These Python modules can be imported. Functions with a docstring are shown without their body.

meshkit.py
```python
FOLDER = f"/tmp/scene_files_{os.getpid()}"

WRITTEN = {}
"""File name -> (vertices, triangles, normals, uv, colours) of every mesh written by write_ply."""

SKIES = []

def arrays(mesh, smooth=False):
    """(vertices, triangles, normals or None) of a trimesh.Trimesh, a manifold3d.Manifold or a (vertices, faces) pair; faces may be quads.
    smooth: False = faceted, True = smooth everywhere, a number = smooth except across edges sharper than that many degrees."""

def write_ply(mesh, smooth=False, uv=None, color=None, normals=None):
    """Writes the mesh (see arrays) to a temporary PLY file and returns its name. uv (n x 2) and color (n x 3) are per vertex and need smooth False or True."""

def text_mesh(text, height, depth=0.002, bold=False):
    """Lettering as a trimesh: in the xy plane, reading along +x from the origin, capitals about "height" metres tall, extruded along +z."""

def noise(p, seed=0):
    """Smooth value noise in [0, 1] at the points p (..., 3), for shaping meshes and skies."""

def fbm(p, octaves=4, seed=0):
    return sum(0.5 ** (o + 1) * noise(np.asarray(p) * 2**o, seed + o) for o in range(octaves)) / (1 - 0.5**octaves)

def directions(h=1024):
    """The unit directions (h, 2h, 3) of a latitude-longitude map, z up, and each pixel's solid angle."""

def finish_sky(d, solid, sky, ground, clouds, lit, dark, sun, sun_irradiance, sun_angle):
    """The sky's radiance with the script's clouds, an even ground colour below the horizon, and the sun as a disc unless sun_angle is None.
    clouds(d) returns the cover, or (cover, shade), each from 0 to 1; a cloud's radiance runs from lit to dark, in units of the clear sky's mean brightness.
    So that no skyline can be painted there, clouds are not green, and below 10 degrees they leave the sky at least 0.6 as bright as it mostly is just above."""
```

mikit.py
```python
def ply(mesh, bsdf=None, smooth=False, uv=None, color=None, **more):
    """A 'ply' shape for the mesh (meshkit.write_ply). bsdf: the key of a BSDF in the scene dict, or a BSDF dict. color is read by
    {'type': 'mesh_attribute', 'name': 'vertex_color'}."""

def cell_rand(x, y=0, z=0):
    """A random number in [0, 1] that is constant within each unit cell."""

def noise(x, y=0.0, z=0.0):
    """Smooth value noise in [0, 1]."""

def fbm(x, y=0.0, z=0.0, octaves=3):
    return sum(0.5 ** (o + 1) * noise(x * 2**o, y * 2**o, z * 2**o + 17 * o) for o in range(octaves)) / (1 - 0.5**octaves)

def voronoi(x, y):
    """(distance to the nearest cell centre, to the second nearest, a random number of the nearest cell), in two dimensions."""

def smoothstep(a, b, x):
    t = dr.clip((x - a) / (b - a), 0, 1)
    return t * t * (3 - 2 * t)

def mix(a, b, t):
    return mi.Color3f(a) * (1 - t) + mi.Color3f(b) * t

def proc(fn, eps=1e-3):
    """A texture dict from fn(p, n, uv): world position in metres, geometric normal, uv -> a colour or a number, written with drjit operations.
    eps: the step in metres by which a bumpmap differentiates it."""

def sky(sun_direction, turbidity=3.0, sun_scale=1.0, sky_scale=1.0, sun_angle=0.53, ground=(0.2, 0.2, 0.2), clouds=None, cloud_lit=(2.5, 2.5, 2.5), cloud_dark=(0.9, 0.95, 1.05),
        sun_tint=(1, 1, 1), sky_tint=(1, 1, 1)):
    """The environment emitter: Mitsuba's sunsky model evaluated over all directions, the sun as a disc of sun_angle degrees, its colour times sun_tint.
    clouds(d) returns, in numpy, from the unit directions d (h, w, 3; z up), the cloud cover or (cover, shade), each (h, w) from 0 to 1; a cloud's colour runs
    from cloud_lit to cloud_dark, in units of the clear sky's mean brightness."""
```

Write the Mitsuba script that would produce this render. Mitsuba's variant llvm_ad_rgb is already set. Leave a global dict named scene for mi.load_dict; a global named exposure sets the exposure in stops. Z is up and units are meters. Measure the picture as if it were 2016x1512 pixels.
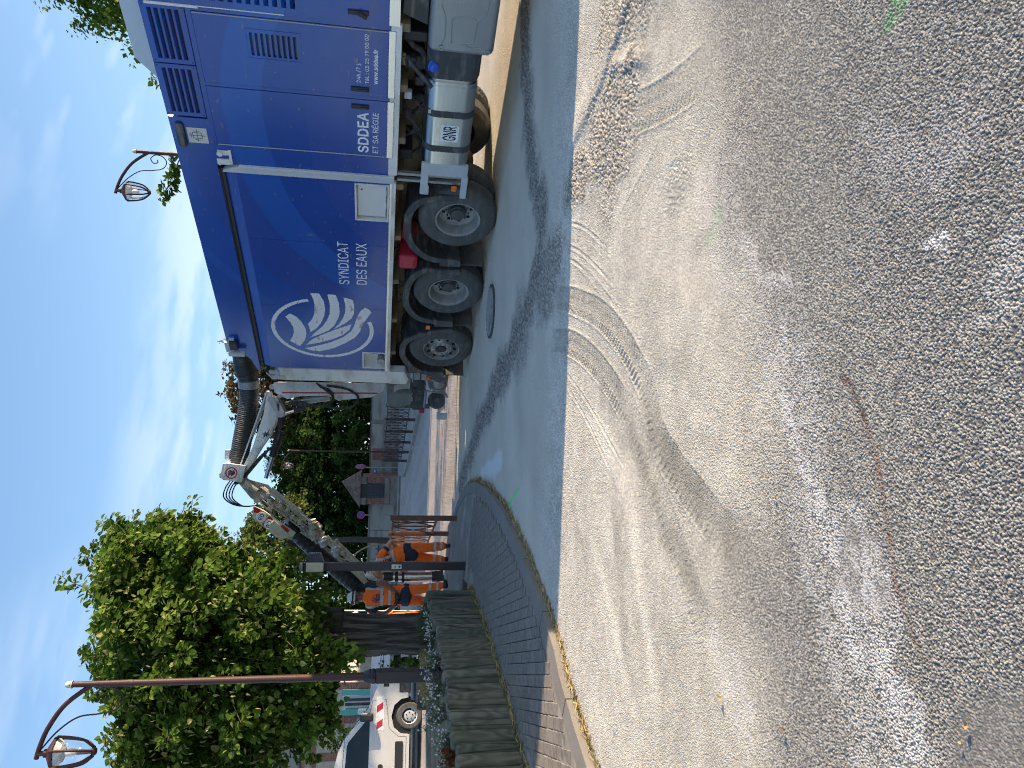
import math, numpy as np, trimesh, mitsuba as mi, drjit as dr, mikit, meshkit, manifold3d as m3
from shapely.geometry import Polygon, LineString, Point, box as sbox
from shapely.ops import unary_union
from mikit import proc, noise, fbm, voronoi, cell_rand, smoothstep, mix, ply
T = mi.ScalarTransform4f
PI = math.pi
scene, labels = {}, {}

# ---------------------------------------------------------------- camera, sky, exposure
CAM_H, PITCH, ROLL = 1.42, 0.16035, 0.03254      # a phone held on its side: the picture lies on its left edge
fwd = np.array([0, math.cos(PITCH), -math.sin(PITCH)])
upv = np.array([0, math.sin(PITCH), math.cos(PITCH)])
across = np.array([math.cos(ROLL), 0, 0]) + upv * math.sin(ROLL)
eye = np.array([0, 0, CAM_H])
scene['camera'] = {'type': 'perspective', 'fov': 2 * math.degrees(math.atan(1008 / 1514)), 'fov_axis': 'x', 'near_clip': 0.05, 'far_clip': 2000.0,
                   'to_world': T().look_at(origin=eye.tolist(), target=(eye + fwd).tolist(), up=across.tolist())}
SUN_EL = math.radians(17.0)

def cloud_cover(d):
    x, y, z = d[..., 0], d[..., 1], np.maximum(d[..., 2], 0.02)
    px, py = x / (z + 0.12), y / (z + 0.12)
    a = 0.5
    u, v = px * math.cos(a) + py * math.sin(a), -px * math.sin(a) + py * math.cos(a)
    warp = meshkit.fbm(np.stack([u * 0.9, v * 0.9, u * 0 + 3.1], -1), 3, 4) - 0.5
    streak = meshkit.fbm(np.stack([u * 0.75 + warp * 1.6, v * 2.4 + warp * 2.0, u * 0 + 7.7], -1), 6, 11)
    body = meshkit.fbm(np.stack([px * 0.45 + 1.3, py * 0.45 + 5.2, px * 0 + 1.0], -1), 3, 21)
    fine = meshkit.fbm(np.stack([u * 5 + warp * 3, v * 13, u * 0 + 2.2], -1), 4, 31)
    low = np.clip((d[..., 2] - .19) / .10, 0, 1) * np.clip((.46 - d[..., 2]) / .16, 0, 1) + .10
    c = np.clip((streak + .75 * (fine - .5) - 0.40) / 0.26, 0, 1) ** 1.1 * np.clip((body - 0.33) / 0.16, 0, 1) * low
    return np.clip(c * .8, 0, .8)

scene['sky'] = mikit.sky((math.cos(SUN_EL), 0.0, math.sin(SUN_EL)), turbidity=3.0, clouds=cloud_cover, cloud_lit=(2.3, 2.35, 2.45), cloud_dark=(1.5, 1.6, 1.75), ground=(0.22, 0.21, 0.19), sun_tint=(0.92, 1.0, 1.30), sky_tint=(0.99, 1.06, 1.20))
exposure = 3.1

# ---------------------------------------------------------------- helpers
def uniq(k):
    if k not in scene and k not in labels: return k
    i = 1
    while f'{k}_{i:03d}' in scene or f'{k}_{i:03d}' in labels: i += 1
    return f'{k}_{i:03d}'

def cat(ms):
    ms = [m for m in ms if m is not None]
    return ms[0] if len(ms) == 1 else trimesh.util.concatenate(ms)

def tag(k, label=None, category=None, group=None, kind=None):
    d = labels.setdefault(k, {})
    for n, v in (('label', label), ('category', category), ('group', group), ('kind', kind)):
        if v: d[n] = v
    return k

def each(name, meshes, bsdf, parent, smooth=False, M=None):
    for m in meshes: add(name, m, bsdf, parent, smooth, M)

def thing(name, label, category, group=None):
    return tag(uniq(name), label, category, group)

def add(name, mesh, bsdf, parent=None, smooth=False, M=None, label=None, category=None, group=None, kind=None, **kw):
    """One entry of the scene; M (4x4) is baked into the vertices."""
    k = uniq((parent + '__' if parent else '') + name)
    if isinstance(mesh, list): mesh = cat(mesh)
    if isinstance(mesh, dict):
        scene[k] = mesh
    else:
        if M is not None:
            mesh = mesh.copy(); mesh.apply_transform(M)
        scene[k] = ply(mesh, bsdf, smooth, **kw)
    if label or category or group or kind: tag(k, label, category, group, kind)
    return k

def tm(v, f): return trimesh.Trimesh(np.asarray(v, float), np.asarray(f, int), process=False)
def bx(x0, x1, y0, y1, z0, z1):
    m = trimesh.creation.box((x1 - x0, y1 - y0, z1 - z0)); m.apply_translation(((x0 + x1) / 2, (y0 + y1) / 2, (z0 + z1) / 2)); return m
def rb(x0, x1, y0, y1, z0, z1, r=0.01):
    """A box with chamfered edges (two-step, so that it reads as rounded)."""
    v = []
    for a, b, c in ((0, 1, 1), (1, 0, 1), (1, 1, 0), (.3, .3, 1), (.3, 1, .3), (1, .3, .3)):
        for X in (x0 + a * r, x1 - a * r):
            for Y in (y0 + b * r, y1 - b * r):
                for Z in (z0 + c * r, z1 - c * r): v.append((X, Y, Z))
    return trimesh.convex.convex_hull(np.array(v))
def rot(axis, ang, about=(0, 0, 0)): return trimesh.transformations.rotation_matrix(ang, axis, about)
def shift(x, y, z): return trimesh.transformations.translation_matrix((x, y, z))
def moved(m, M): m = m.copy(); m.apply_transform(M); return m
def prism(poly, y0, y1):
    """A polygon in (x, z), extruded from y0 to y1."""
    out = []
    for g in getattr(poly, 'geoms', [poly]):
        if g.is_empty or g.area < 1e-9: continue
        m = trimesh.creation.extrude_polygon(g, y1 - y0, engine='earcut')
        v = m.vertices; m.vertices = np.stack([v[:, 0], y1 - v[:, 2], v[:, 1]], 1); out.append(m)
    return cat(out)
def plan(poly, z0, z1):
    out = [trimesh.creation.extrude_polygon(g, z1 - z0, engine='earcut') for g in getattr(poly, 'geoms', [poly]) if g.area > 1e-9]
    m = cat(out); m.apply_translation((0, 0, z0)); return m
def R2(x0, x1, z0, z1): return sbox(x0, z0, x1, z1)
def spline(p, n=8):
    p = np.asarray(p, float)
    if len(p) < 3: return p
    q = np.vstack([2 * p[0] - p[1], p, 2 * p[-1] - p[-2]]); out = []
    for i in range(len(p) - 1):
        a, b, c, d = q[i:i + 4]
        for t in np.linspace(0, 1, n, endpoint=False):
            out.append(0.5 * ((2 * b) + (c - a) * t + (2 * a - 5 * b + 4 * c - d) * t * t + (3 * b - a - 3 * c + d) * t ** 3))
    return np.vstack(out + [p[-1]])
def tube(p, r, sides=8, cap=True):
    p = np.asarray(p, float); n = len(p); r = np.broadcast_to(np.asarray(r, float), (n,))
    t = np.gradient(p, axis=0); t /= np.linalg.norm(t, axis=1, keepdims=True) + 1e-12
    a = np.cross(t[0], [0, 0, 1.0] if abs(t[0][2]) < .9 else [1.0, 0, 0]); a /= np.linalg.norm(a)
    A = []
    for i in range(n):
        a = a - t[i] * (a @ t[i]); a /= np.linalg.norm(a) + 1e-12; A.append(a)
    A = np.array(A); B = np.cross(t, A); g = np.arange(sides) * 2 * PI / sides
    v = (p[:, None] + r[:, None, None] * (np.cos(g)[None, :, None] * A[:, None] + np.sin(g)[None, :, None] * B[:, None])).reshape(-1, 3)
    i, j = np.meshgrid(np.arange(n - 1), np.arange(sides), indexing='ij'); k = (j + 1) % sides
    f = np.concatenate([np.stack([i * sides + j, i * sides + k, (i + 1) * sides + k], -1).reshape(-1, 3), np.stack([i * sides + j, (i + 1) * sides + k, (i + 1) * sides + j], -1).reshape(-1, 3)])
    if cap:
        v = np.vstack([v, p[0], p[-1]]); J = np.arange(sides); K = (J + 1) % sides
        f = np.vstack([f, np.stack([K, J, J * 0 + n * sides], 1), np.stack([(n - 1) * sides + J, (n - 1) * sides + K, J * 0 + n * sides + 1], 1)])
    return tm(v, f)
def bar(a, b, w, h=None, up=(0, 0, 1)):
    """A rectangular bar from a to b, w across, h along up."""
    a, b = np.asarray(a, float), np.asarray(b, float); h = h or w; d = b - a; L = np.linalg.norm(d); d /= L
    s = np.cross(d, up)
    if np.linalg.norm(s) < 1e-6: s = np.cross(d, [0, 1.0, 0])
    s /= np.linalg.norm(s); u = np.cross(s, d)
    M = np.eye(4); M[:3, 0], M[:3, 1], M[:3, 2], M[:3, 3] = d, s, u, (a + b) / 2
    c = min(w, h) * .12
    return moved(rb(-L / 2, L / 2, -w / 2, w / 2, -h / 2, h / 2, c), M if np.linalg.det(M[:3, :3]) > 0 else M @ np.diag([1, -1, 1, 1]))
def lathe(prof, n=32, axis='z'):
    m = trimesh.creation.revolve(np.asarray(prof, float), sections=n)
    if axis == 'y': m.apply_transform(rot([1, 0, 0], PI / 2))
    if axis == 'x': m.apply_transform(rot([0, 1, 0], PI / 2))
    return m
def sphere(c, r, sub=2, sc=(1, 1, 1)):
    m = trimesh.creation.icosphere(sub, r); m.vertices = m.vertices * np.array(sc) + np.array(c); return m
def text(s, h, depth=.002, bold=False, wide=None):
    m = meshkit.text_mesh(s, h, depth, bold)
    if wide: m.vertices[:, 0] *= wide / (m.bounds[1][0] - m.bounds[0][0])
    return m
def lin(c): return [((x / 255 + .055) / 1.055) ** 2.4 if x > 10 else x / 255 / 12.92 for x in c]

# ---------------------------------------------------------------- materials
def mat(k, c, rough=.5, metal=0., **kw):
    scene[k] = {'type': 'twosided', 'bsdf': {'type': 'principled', 'base_color': c if isinstance(c, dict) else {'type': 'rgb', 'value': list(c)}, 'roughness': rough, 'metallic': metal, **kw}}
    return k
def vcol(k, rough=.85, **kw): return mat(k, {'type': 'mesh_attribute', 'name': 'vertex_color'}, rough, **kw)
def speck(k, c, amp=.25, f=6., rough=.6, dirt=None, dz=None, **kw):
    """A colour with uneven tone and, optionally, dust that lies in blotches."""
    c = np.array(c)
    def fn(p, n, uv):
        t = fbm(p.x * f, p.y * f, p.z * f, 4)
        col = mi.Color3f(c.tolist()) * (1 - amp + 2 * amp * t)
        if dirt is not None:
            q = smoothstep(.45, .75, fbm(p.x * f * .7 + 9, p.y * f * .7, p.z * f * 1.9, 4))
            if dz: q = dr.maximum(q * .6, smoothstep(dz[1], dz[0], p.z + .25 * (t - .5)))
            col = mix(col, dirt, q * .75)
        return col
    return mat(k, proc(fn), rough, **kw)
def dim(c, s): return [x * s for x in c]

mat('m_white', [.62, .62, .61], .38); speck('m_whitepaint', [.66, .66, .645], .06, 3, .32, dirt=[.42, .40, .36])
speck('m_greymetal', [.30, .31, .32], .15, 8, .42, metal=.5); speck('m_lightgrey', [.45, .47, .50], .1, 6, .45)
mat('m_black', [.022, .023, .025], .55); mat('m_gap', [.012, .012, .014], .9)
speck('m_plastic', [.035, .038, .045], .3, 9, .5, dirt=[.20, .19, .175], dz=(.0, .75))
speck('m_rubber', [.032, .032, .034], .25, 14, .8, dirt=[.15, .142, .13], dz=(.0, .5))
speck('m_tyre', [.080, .079, .078], .2, 9, .85, dirt=[.125, .122, .116])
speck('m_rim', [.30, .295, .285], .2, 10, .5, dirt=[.22, .21, .19])
speck('m_steelrim', [.34, .33, .32], .2, 12, .4, metal=.6, dirt=[.2, .19, .17])
def alu(p, n, uv):
    s = p.z * 160; b = fbm(p.x * 3, p.y * 3, p.z * 170, 3)
    return mix([.50, .50, .51], [.66, .655, .64], b)
mat('m_alu', proc(alu), .30, 1.0); scene['m_alu']['bsdf']['anisotropic'] = .5
def cover(p, n, uv):
    b = fbm(p.x * 2, p.y * 2, p.z * 120, 3); t = fbm(p.x * 5, p.y * 5, p.z * 5, 3)
    return mix([.25, .25, .255], [.36, .36, .36], .6 * b + .4 * t)
mat('m_cover', proc(cover), .42, .35)
mat('m_amber', [.75, .19, .02], .25); mat('m_red', [.42, .02, .05], .45); mat('m_redpaint', [.50, .025, .03], .35); mat('m_capblue', [.03, .13, .62], .35)
speck('m_frame', [.21, .155, .095], .25, 5, .75, dirt=[.11, .09, .07])
mat('m_letter', [.74, .75, .78], .45); mat('m_ink', [.02, .02, .022], .5); mat('m_navyink', [.035, .02, .11], .7)
mat('m_platemetal', [.52, .50, .48], .5, .3); mat('m_chrome', [.7, .7, .72], .12, 1.0)
scene['m_glass'] = {'type': 'thindielectric', 'int_ior': 1.5}
mat('m_darkglass', [.02, .03, .035], .08, specular=.3)
mat('m_lampbrown', [.058, .026, .024], .5, specular=.3); mat('m_postbrown', [.022, .014, .020], .4); speck('m_rustbrown', [.12, .052, .032], .35, 9, .6, dirt=[.17, .075, .035])
mat('m_cream', [.55, .53, .42], .5); mat('m_navybox', [.02, .028, .06], .35)
mat('m_skin', [.50, .27, .19], .5); mat('m_skindark', [.17, .085, .06], .5); mat('m_helmet', [.78, .79, .79], .3)
def cloth(base, dirt):
    def fn(p, n, uv):
        t = fbm(p.x * 14, p.y * 14, p.z * 9, 4)
        return mix(base, dirt, smoothstep(.45, .85, t) * .55)
    return proc(fn)
mat('m_orange', cloth([.98, .175, .018], [.85, .125, .012]), .8); mat('m_orangelegs', cloth([.97, .165, .016], [.66, .10, .016]), .85)
mat('m_navy', cloth([.02, .024, .05], [.05, .05, .07]), .85); mat('m_reflect', [.46, .46, .45], .45)
mat('m_boot', [.02, .025, .045], .7); mat('m_hair', [.03, .02, .015], .8)
speck('m_tarp', [.14, .15, .145], .4, 7, .45)
speck('m_boomdirty', [.42, .38, .30], .2, 6, .65, dirt=[.22, .19, .14])
speck('m_hose', [.035, .036, .038], .2, 12, .42)
# ---------------------------------------------------------------- the ground
rng = np.random.default_rng(5)
def base_z(x, y): return 0.011 * np.clip(y - 13, 0, 80)
KERB = np.array([(-3.05, 2.6), (-2.75, 3.7), (-2.47, 4.83), (-2.36, 5.22), (-2.2, 5.67), (-2.06, 5.9), (-2.0, 6.11), (-1.9, 6.39), (-1.8, 6.87), (-1.69, 7.3), (-1.58, 7.94), (-1.5, 8.59), (-1.45, 9.24), (-1.43, 10.38), (-1.52, 11.64), (-1.74, 12.9), (-2.12, 13.95), (-2.62, 14.9), (-3.78, 17.9), (-6.1, 23.9), (-8.4, 29.8)])
BACK = [(-10.6, 29.0), (-8.2, 22.8), (-6.2, 17.6), (-5.6, 15.6), (-5.4, 12.6), (-3.1, 12.1), (-2.92, 10.8), (-2.95, 9.7), (-3.0, 8.8), (-3.07, 8.1), (-3.12, 7.5), (-3.2, 6.9), (-3.3, 6.4), (-3.5, 5.4), (-3.8, 4.2), (-4.3, 2.4)]
PAVE = Polygon([tuple(p) for p in KERB] + BACK)
kline = LineString(KERB)
def pave_z(x, y):
    d = np.array([kline.distance(Point(a, b)) for a, b in zip(np.atleast_1d(x), np.atleast_1d(y))])
    return base_z(np.atleast_1d(x), np.atleast_1d(y)) + .065 + .058 * np.clip(d, 0, 3.0)

def seg_dist(P, line):
    """Distance to a polyline, arc length and signed side of the nearest point, for points P (n, 2)."""
    line = np.asarray(line, float)
    near = np.all((P > line.min(0) - 1) & (P < line.max(0) + 1), 1)
    if len(P) > 5000 and near.sum() < .8 * len(P):       # only what lies near the line is worked out
        B, A_, S_ = np.full(len(P), 9.), np.full(len(P), 0.), np.zeros(len(P)); A_[-1] = np.hypot(*np.diff(line, axis=0).T).sum()
        if near.any(): B[near], A_[near], S_[near] = seg_dist(P[near], line)
        return B, A_, S_
    best = np.full(len(P), 1e9); arc = np.zeros(len(P)); side = np.zeros(len(P)); s0 = 0
    for a, b in zip(line[:-1], line[1:]):
        d = b - a; L = np.hypot(*d); t = np.clip(((P - a) @ d) / L ** 2, 0, 1); q = P - a - t[:, None] * d; r = np.hypot(q[:, 0], q[:, 1])
        m = r < best; best[m] = r[m]; arc[m] = s0 + t[m] * L; side[m] = (d[0] * q[m, 1] - d[1] * q[m, 0]) / L; s0 += L
    return best, arc, side
def N2(x, y, f, seed, o=4): return meshkit.fbm(np.stack([x * f, y * f, x * 0 + seed * 3.7], -1), o, seed)
def sst(a, b, x): t = np.clip((x - a) / (b - a), 0, 1); return t * t * (3 - 2 * t)
def hash2(i, j, s):
    h = (i * 374761393 + j * 668265263 + s * 974634777) & 0xFFFFFFFF
    h = ((h ^ (h >> 13)) * 1274126177) & 0xFFFFFFFF
    return ((h ^ (h >> 16)) & 0xFFFFFF) / 16777215.0
def vor(x, y, pitch):
    u, v = x / pitch, y / pitch; i, j = np.floor(u).astype(np.int64), np.floor(v).astype(np.int64)
    d1 = np.full(x.shape, 9.); d2 = d1.copy(); w = d1 * 0
    for a in (-1, 0, 1):
        for b in (-1, 0, 1):
            ci, cj = i + a, j + b
            d = np.hypot(ci + hash2(ci, cj, 1) - u, cj + hash2(ci, cj, 2) - v)
            d2 = np.where(d < d1, d1, np.minimum(d2, d)); w = np.where(d < d1, hash2(ci, cj, 3), w); d1 = np.minimum(d1, d)
    return d1, d2, w

def ground_field(x, y):
    """Height and colour of the road: old coarse asphalt that a milling job has covered with pale dust, swept thin towards the viewer."""
    P = np.stack([x, y], 1)
    big, mid, fin = N2(x, y, .55, 1), N2(x, y, 2.2, 2), N2(x, y, 9, 3)
    bow = x + .10 * (y - 6.2) ** 2
    streak = .55 * N2(bow * 3.1, y * .55 + 9, 1.0, 6, 5) + .45 * N2(x + .35 * y, y * 3.0 - x * .6, 1.0, 7, 5)
    streak = np.clip(.5 + 1.5 * (streak - .5), 0, 1)
    # how much dust lies: full beyond about 3.2 m, thinning nearer, patchy
    edge = np.interp(x, [-1.5, -1.34, -1.03, -.82, -.44, -.05, .36, .87, 1.26, 1.81], [2.5, 2.55, 2.75, 3.0, 2.72, 2.66, 2.95, 3.3, 3.15, 3.35]) - .12 + .55 * (mid - .5) + .3 * (fin - .5)
    dust = sst(-.50, .70, y - edge)
    dust = np.clip(dust + .38 * (streak - .5) * sst(.02, .5, dust + .15), 0, 1)
    dust = np.maximum(dust, .20 * sst(.45, .62, N2(x, y, 1.3, 8)))
    # coarse stones
    wx, wy = .006 * (N2(x, y, 60, 71, 2) - .5), .006 * (N2(x, y, 60, 72, 2) - .5)
    d1, d2, w = vor(x + wx, y + wy, .0070)
    stone = np.clip(1 - (d1 / .70) ** 1.5, 0, 1) * sst(.02, .40, w + .25 * (fin - .5)) + .22 * (N2(x, y, 110, 73, 2) - .5)
    stone = np.clip(stone, 0, 1)
    e1, e2, w2 = vor(x, y, .0062)
    grit = np.clip(1 - (e1 / .8) ** 2, 0, 1)
    smoothpatch = np.maximum(sst(.56, .66, N2(x, y, 1.9, 12)) * sst(3.4, 2.4, y), sst(1.15, .75, np.hypot((x + .86) / .24, (y - 1.5) / .26) + .9 * (mid - .5)))
    gl = N2(x, y, 1.1, 14)
    # gravelly bands
    band, arc, _ = seg_dist(P, [(4.4, 8.78), (3.46, 8.5), (2.6, 8.15), (2.05, 7.68), (1.55, 7.26), (1.18, 7.4), (.82, 7.8), (.55, 8.46), (.16, 9.53), (-.33, 10.89), (-1.06, 12.68), (-1.94, 14.3)])
    gravel = sst(.42, .12, band + .55 * (mid - .5) + .25 * (fin - .5)) * .95
    for cx, cy, rx, ry, k in ((1.75, 4.95, .55, .75, .9), (2.5, 4.5, .45, 1.0, .85), (1.62, 5.85, .25, .5, .9), (1.0, 7.0, .45, .7, .8), (1.07, 3.75, .18, .25, .30), (.55, 8.2, .5, .6, .7)):
        gravel = np.maximum(gravel, k * sst(1.25, .55, np.hypot((x - cx) / rx, (y - cy) / ry) + 1.1 * (mid - .5) + .5 * (fin - .5)))
    g1, g2, gw = vor(x, y, .021)
    peb = np.clip(1 - (g1 / .62) ** 2, 0, 1) ** .6
    gravel_m = gravel
    # the step of the swept sand beside the gravel
    ld, la, ls = seg_dist(P, [(2.55, 4.3), (2.43, 4.65), (2.25, 4.9), (2.17, 5.13), (2.1, 5.31), (2.01, 5.58), (1.95, 5.88), (1.91, 6.3)])
    l2, a2, s2 = seg_dist(P, [(2.2, 5.19), (2.05, 4.61), (1.83, 4.12)])
    wv = .6 + .8 * (mid - .2); step = .018 * wv * sst(-.05, .04, -ls + .08 * (fin - .5)) * sst(.40, .04, ld) * (ld < .6) * sst(0, .5, la) * sst(0, .4, la.max() - la) + .014 * sst(.10, .0, l2 + .08 * (fin - .5)) * sst(0, .3, a2) * sst(0, .3, a2.max() - a2)
    # tyre tracks pressed into the dust
    track = np.zeros(len(x)); tcol = np.zeros(len(x))
    def lay(line, half, lug, depth, k=1.):
        nonlocal track, tcol
        d, a, s = seg_dist(P, spline(line, 6)[:, :2]); ends = sst(0, .25, a) * sst(0, .3, a.max() - a)
        ins = sst(half * 1.05, half * .92, d) * ends
        ph = (a + .35 * np.abs(s)) / lug
        lugs = sst(.28, .36, np.abs(ph - np.floor(ph) - .5)) * sst(half * .15, half * .4, d)
        rim = np.exp(-((d - half * 1.06) / .012) ** 2) * ends
        track += k * (.35 + .9 * N2(x, y, 3, 91, 2)) * (ins * (-.004 + .8 * depth * lugs) + .0045 * rim); tcol = np.maximum(tcol, k * ins * (.45 + .3 * lugs))
    lay([(.78, 6.6), (.7, 6.08), (.6, 5.55), (.5, 5.12), (.37, 4.75), (.2, 4.4), (.0, 4.1)], .105, .052, .009)
    lay([(.40, 6.7), (.35, 6.05), (.27, 5.58), (.15, 5.14), (.01, 4.76), (-.16, 4.4)], .105, .052, .009)
    lay([(.25, 4.5), (.0, 4.1), (-.29, 3.84), (-.52, 3.3), (-.66, 2.9)], .11, .052, .007, .55)
    lay([(-.02, 4.6), (-.2, 4.3), (-.55, 3.85), (-.95, 3.35), (-1.25, 3.05)], .11, .052, .006, .45)
    lay([(1.72, 4.75), (1.6, 4.2), (1.53, 3.75), (1.5, 3.3)], .12, .06, .008, .8)
    lay([(.98, 4.75), (1.15, 4.3), (1.3, 3.9)], .09, .05, .006, .5)
    rip = 0
    for k, (a, b) in enumerate((((1.2, 6.3), (.62, 4.7)), ((1.1, 6.3), (.5, 4.75)), ((1.35, 6.2), (.9, 4.9)), ((1.5, 6.0), (1.35, 4.7)), ((.15, 6.2), (-.55, 4.3)), ((.02, 6.1), (-.6, 4.6)), ((1.05, 6.1), (.45, 4.6)))):
        mx = np.array([(a[0] + b[0]) / 2 + .06, (a[1] + b[1]) / 2 + .05]); d, ar, s = seg_dist(P, spline([a, mx, b], 6))
        rip = rip + (.0035 * np.exp(-((d - .02) / .011) ** 2) - .003 * np.exp(-(d / .014) ** 2)) * (.2 + 1.2 * N2(x, y, 3.5, 92, 2)) * sst(0, .4, ar) * sst(0, .5, ar.max() - ar)
    soft = dust * (1 - gravel)
    bare = (1 - dust) * (1 - .6 * smoothpatch)
    fade = 1 - .75 * sst(.605, .66, np.abs(x) / np.maximum(y, .1))      # the mesh is coarser out there: no relief finer than its cells
    h = fade * bare * (.0036 * stone + .0010 * grit) + fade * soft * (.0018 * grit + .0030 * stone * (.35 + .9 * N2(x, y, 1.7, 95, 3))) + gravel * (.012 * peb * (.4 + .9 * gw) + .003 * fin)
    h = h + .010 * (N2(x, y, 5, 31) - .5) * soft * sst(6.4, 4.5, y) + (track + rip) * soft + step + .035 * (big - .5) * sst(2.5, 5, y)
    # dried ruts that run across
    h = h + soft * .004 * (N2(x * 1.2 + y * .5, y * 11, 1., 35, 3) - .5)
    # lanes where wheels have pressed the dust darker or swept it lighter
    lane = np.ones(len(x))
    for line, half, k in (([(.0, 4.3), (-.15, 4.1), (-.29, 3.84), (-.54, 3.17), (-.70, 2.6)], .17, -.30), ([(.05, 4.7), (-.25, 4.35), (-.6, 3.9), (-.95, 3.3), (-1.3, 2.95)], .12, -.22), ([(-.45, 4.77), (-1.04, 4.48), (-1.7, 4.2)], .14, -.20), ([(.3, 4.3), (.15, 3.7), (.05, 3.2)], .12, -.12), ([(-.15, 5.45), (-.37, 4.77), (-.7, 4.3), (-1.09, 4.08), (-1.85, 3.62)], .13, .26), ([(-.79, 3.35), (-1.2, 3.05), (-1.38, 2.7)], .12, .26), ([(-.9, 5.4), (-1.4, 4.6), (-2.0, 4.0)], .10, .2), ([(-.75, 5.9), (-1.3, 5.2), (-1.9, 4.7)], .08, -.12)):
        d, ar, s = seg_dist(P, spline(line, 5)); lane = lane + k * sst(half, half * .2, d + half * .7 * (mid - .5) + half * .6 * (fin - .5)) * sst(0, .5, ar) * sst(0, .4, ar.max() - ar)
    # colours (albedo)
    asp = np.array([.225, .222, .212]); pit = np.array([.13, .13, .125]); pale = np.array([.49, .466, .408]); grey = np.array([.25, .245, .24])
    tone = (.62 + .75 * w)[:, None]
    top = asp * tone + np.array([.10, .093, .075]) * sst(.55, .95, w)[:, None]
    c_bare = top * (sst(.05, .5, stone)[:, None]) + pit * (1 - sst(.05, .5, stone)[:, None])
    c_bare = c_bare * (1 - .45 * smoothpatch[:, None]) + np.array([.17, .163, .155]) * (.7 + .6 * fin)[:, None] * .45 * smoothpatch[:, None]
    c_dust = pale * (.76 + .42 * streak + .16 * (fin - .5) + .12 * (gl - .5))[:, None]
    c_dust = c_dust * lane[:, None]
    c_dust = c_dust * (1 - .30 * sst(.52, .72, streak * .5 + mid * .5)[:, None]) + grey * .30 * sst(.52, .72, streak * .5 + mid * .5)[:, None]
    sparkle = (sst(.5, .95, w2) * .30 + .34 * (w - .5) + .84 + .22 * (fin - .5))
    c_dust = c_dust * sparkle[:, None]
    dm = sst(.18, .82, dust + .42 * (grit - .55) * (1 - dust) * 1.6 + .25 * (w - .5) * (1 - dust))[:, None]
    col = c_bare * (1 - dm) + c_dust * dm
    # shade tone painted into the dust colour, from the edge of the truck's shadow onward
    sw = sst(5.9, 7.4, y)[:, None]
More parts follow.
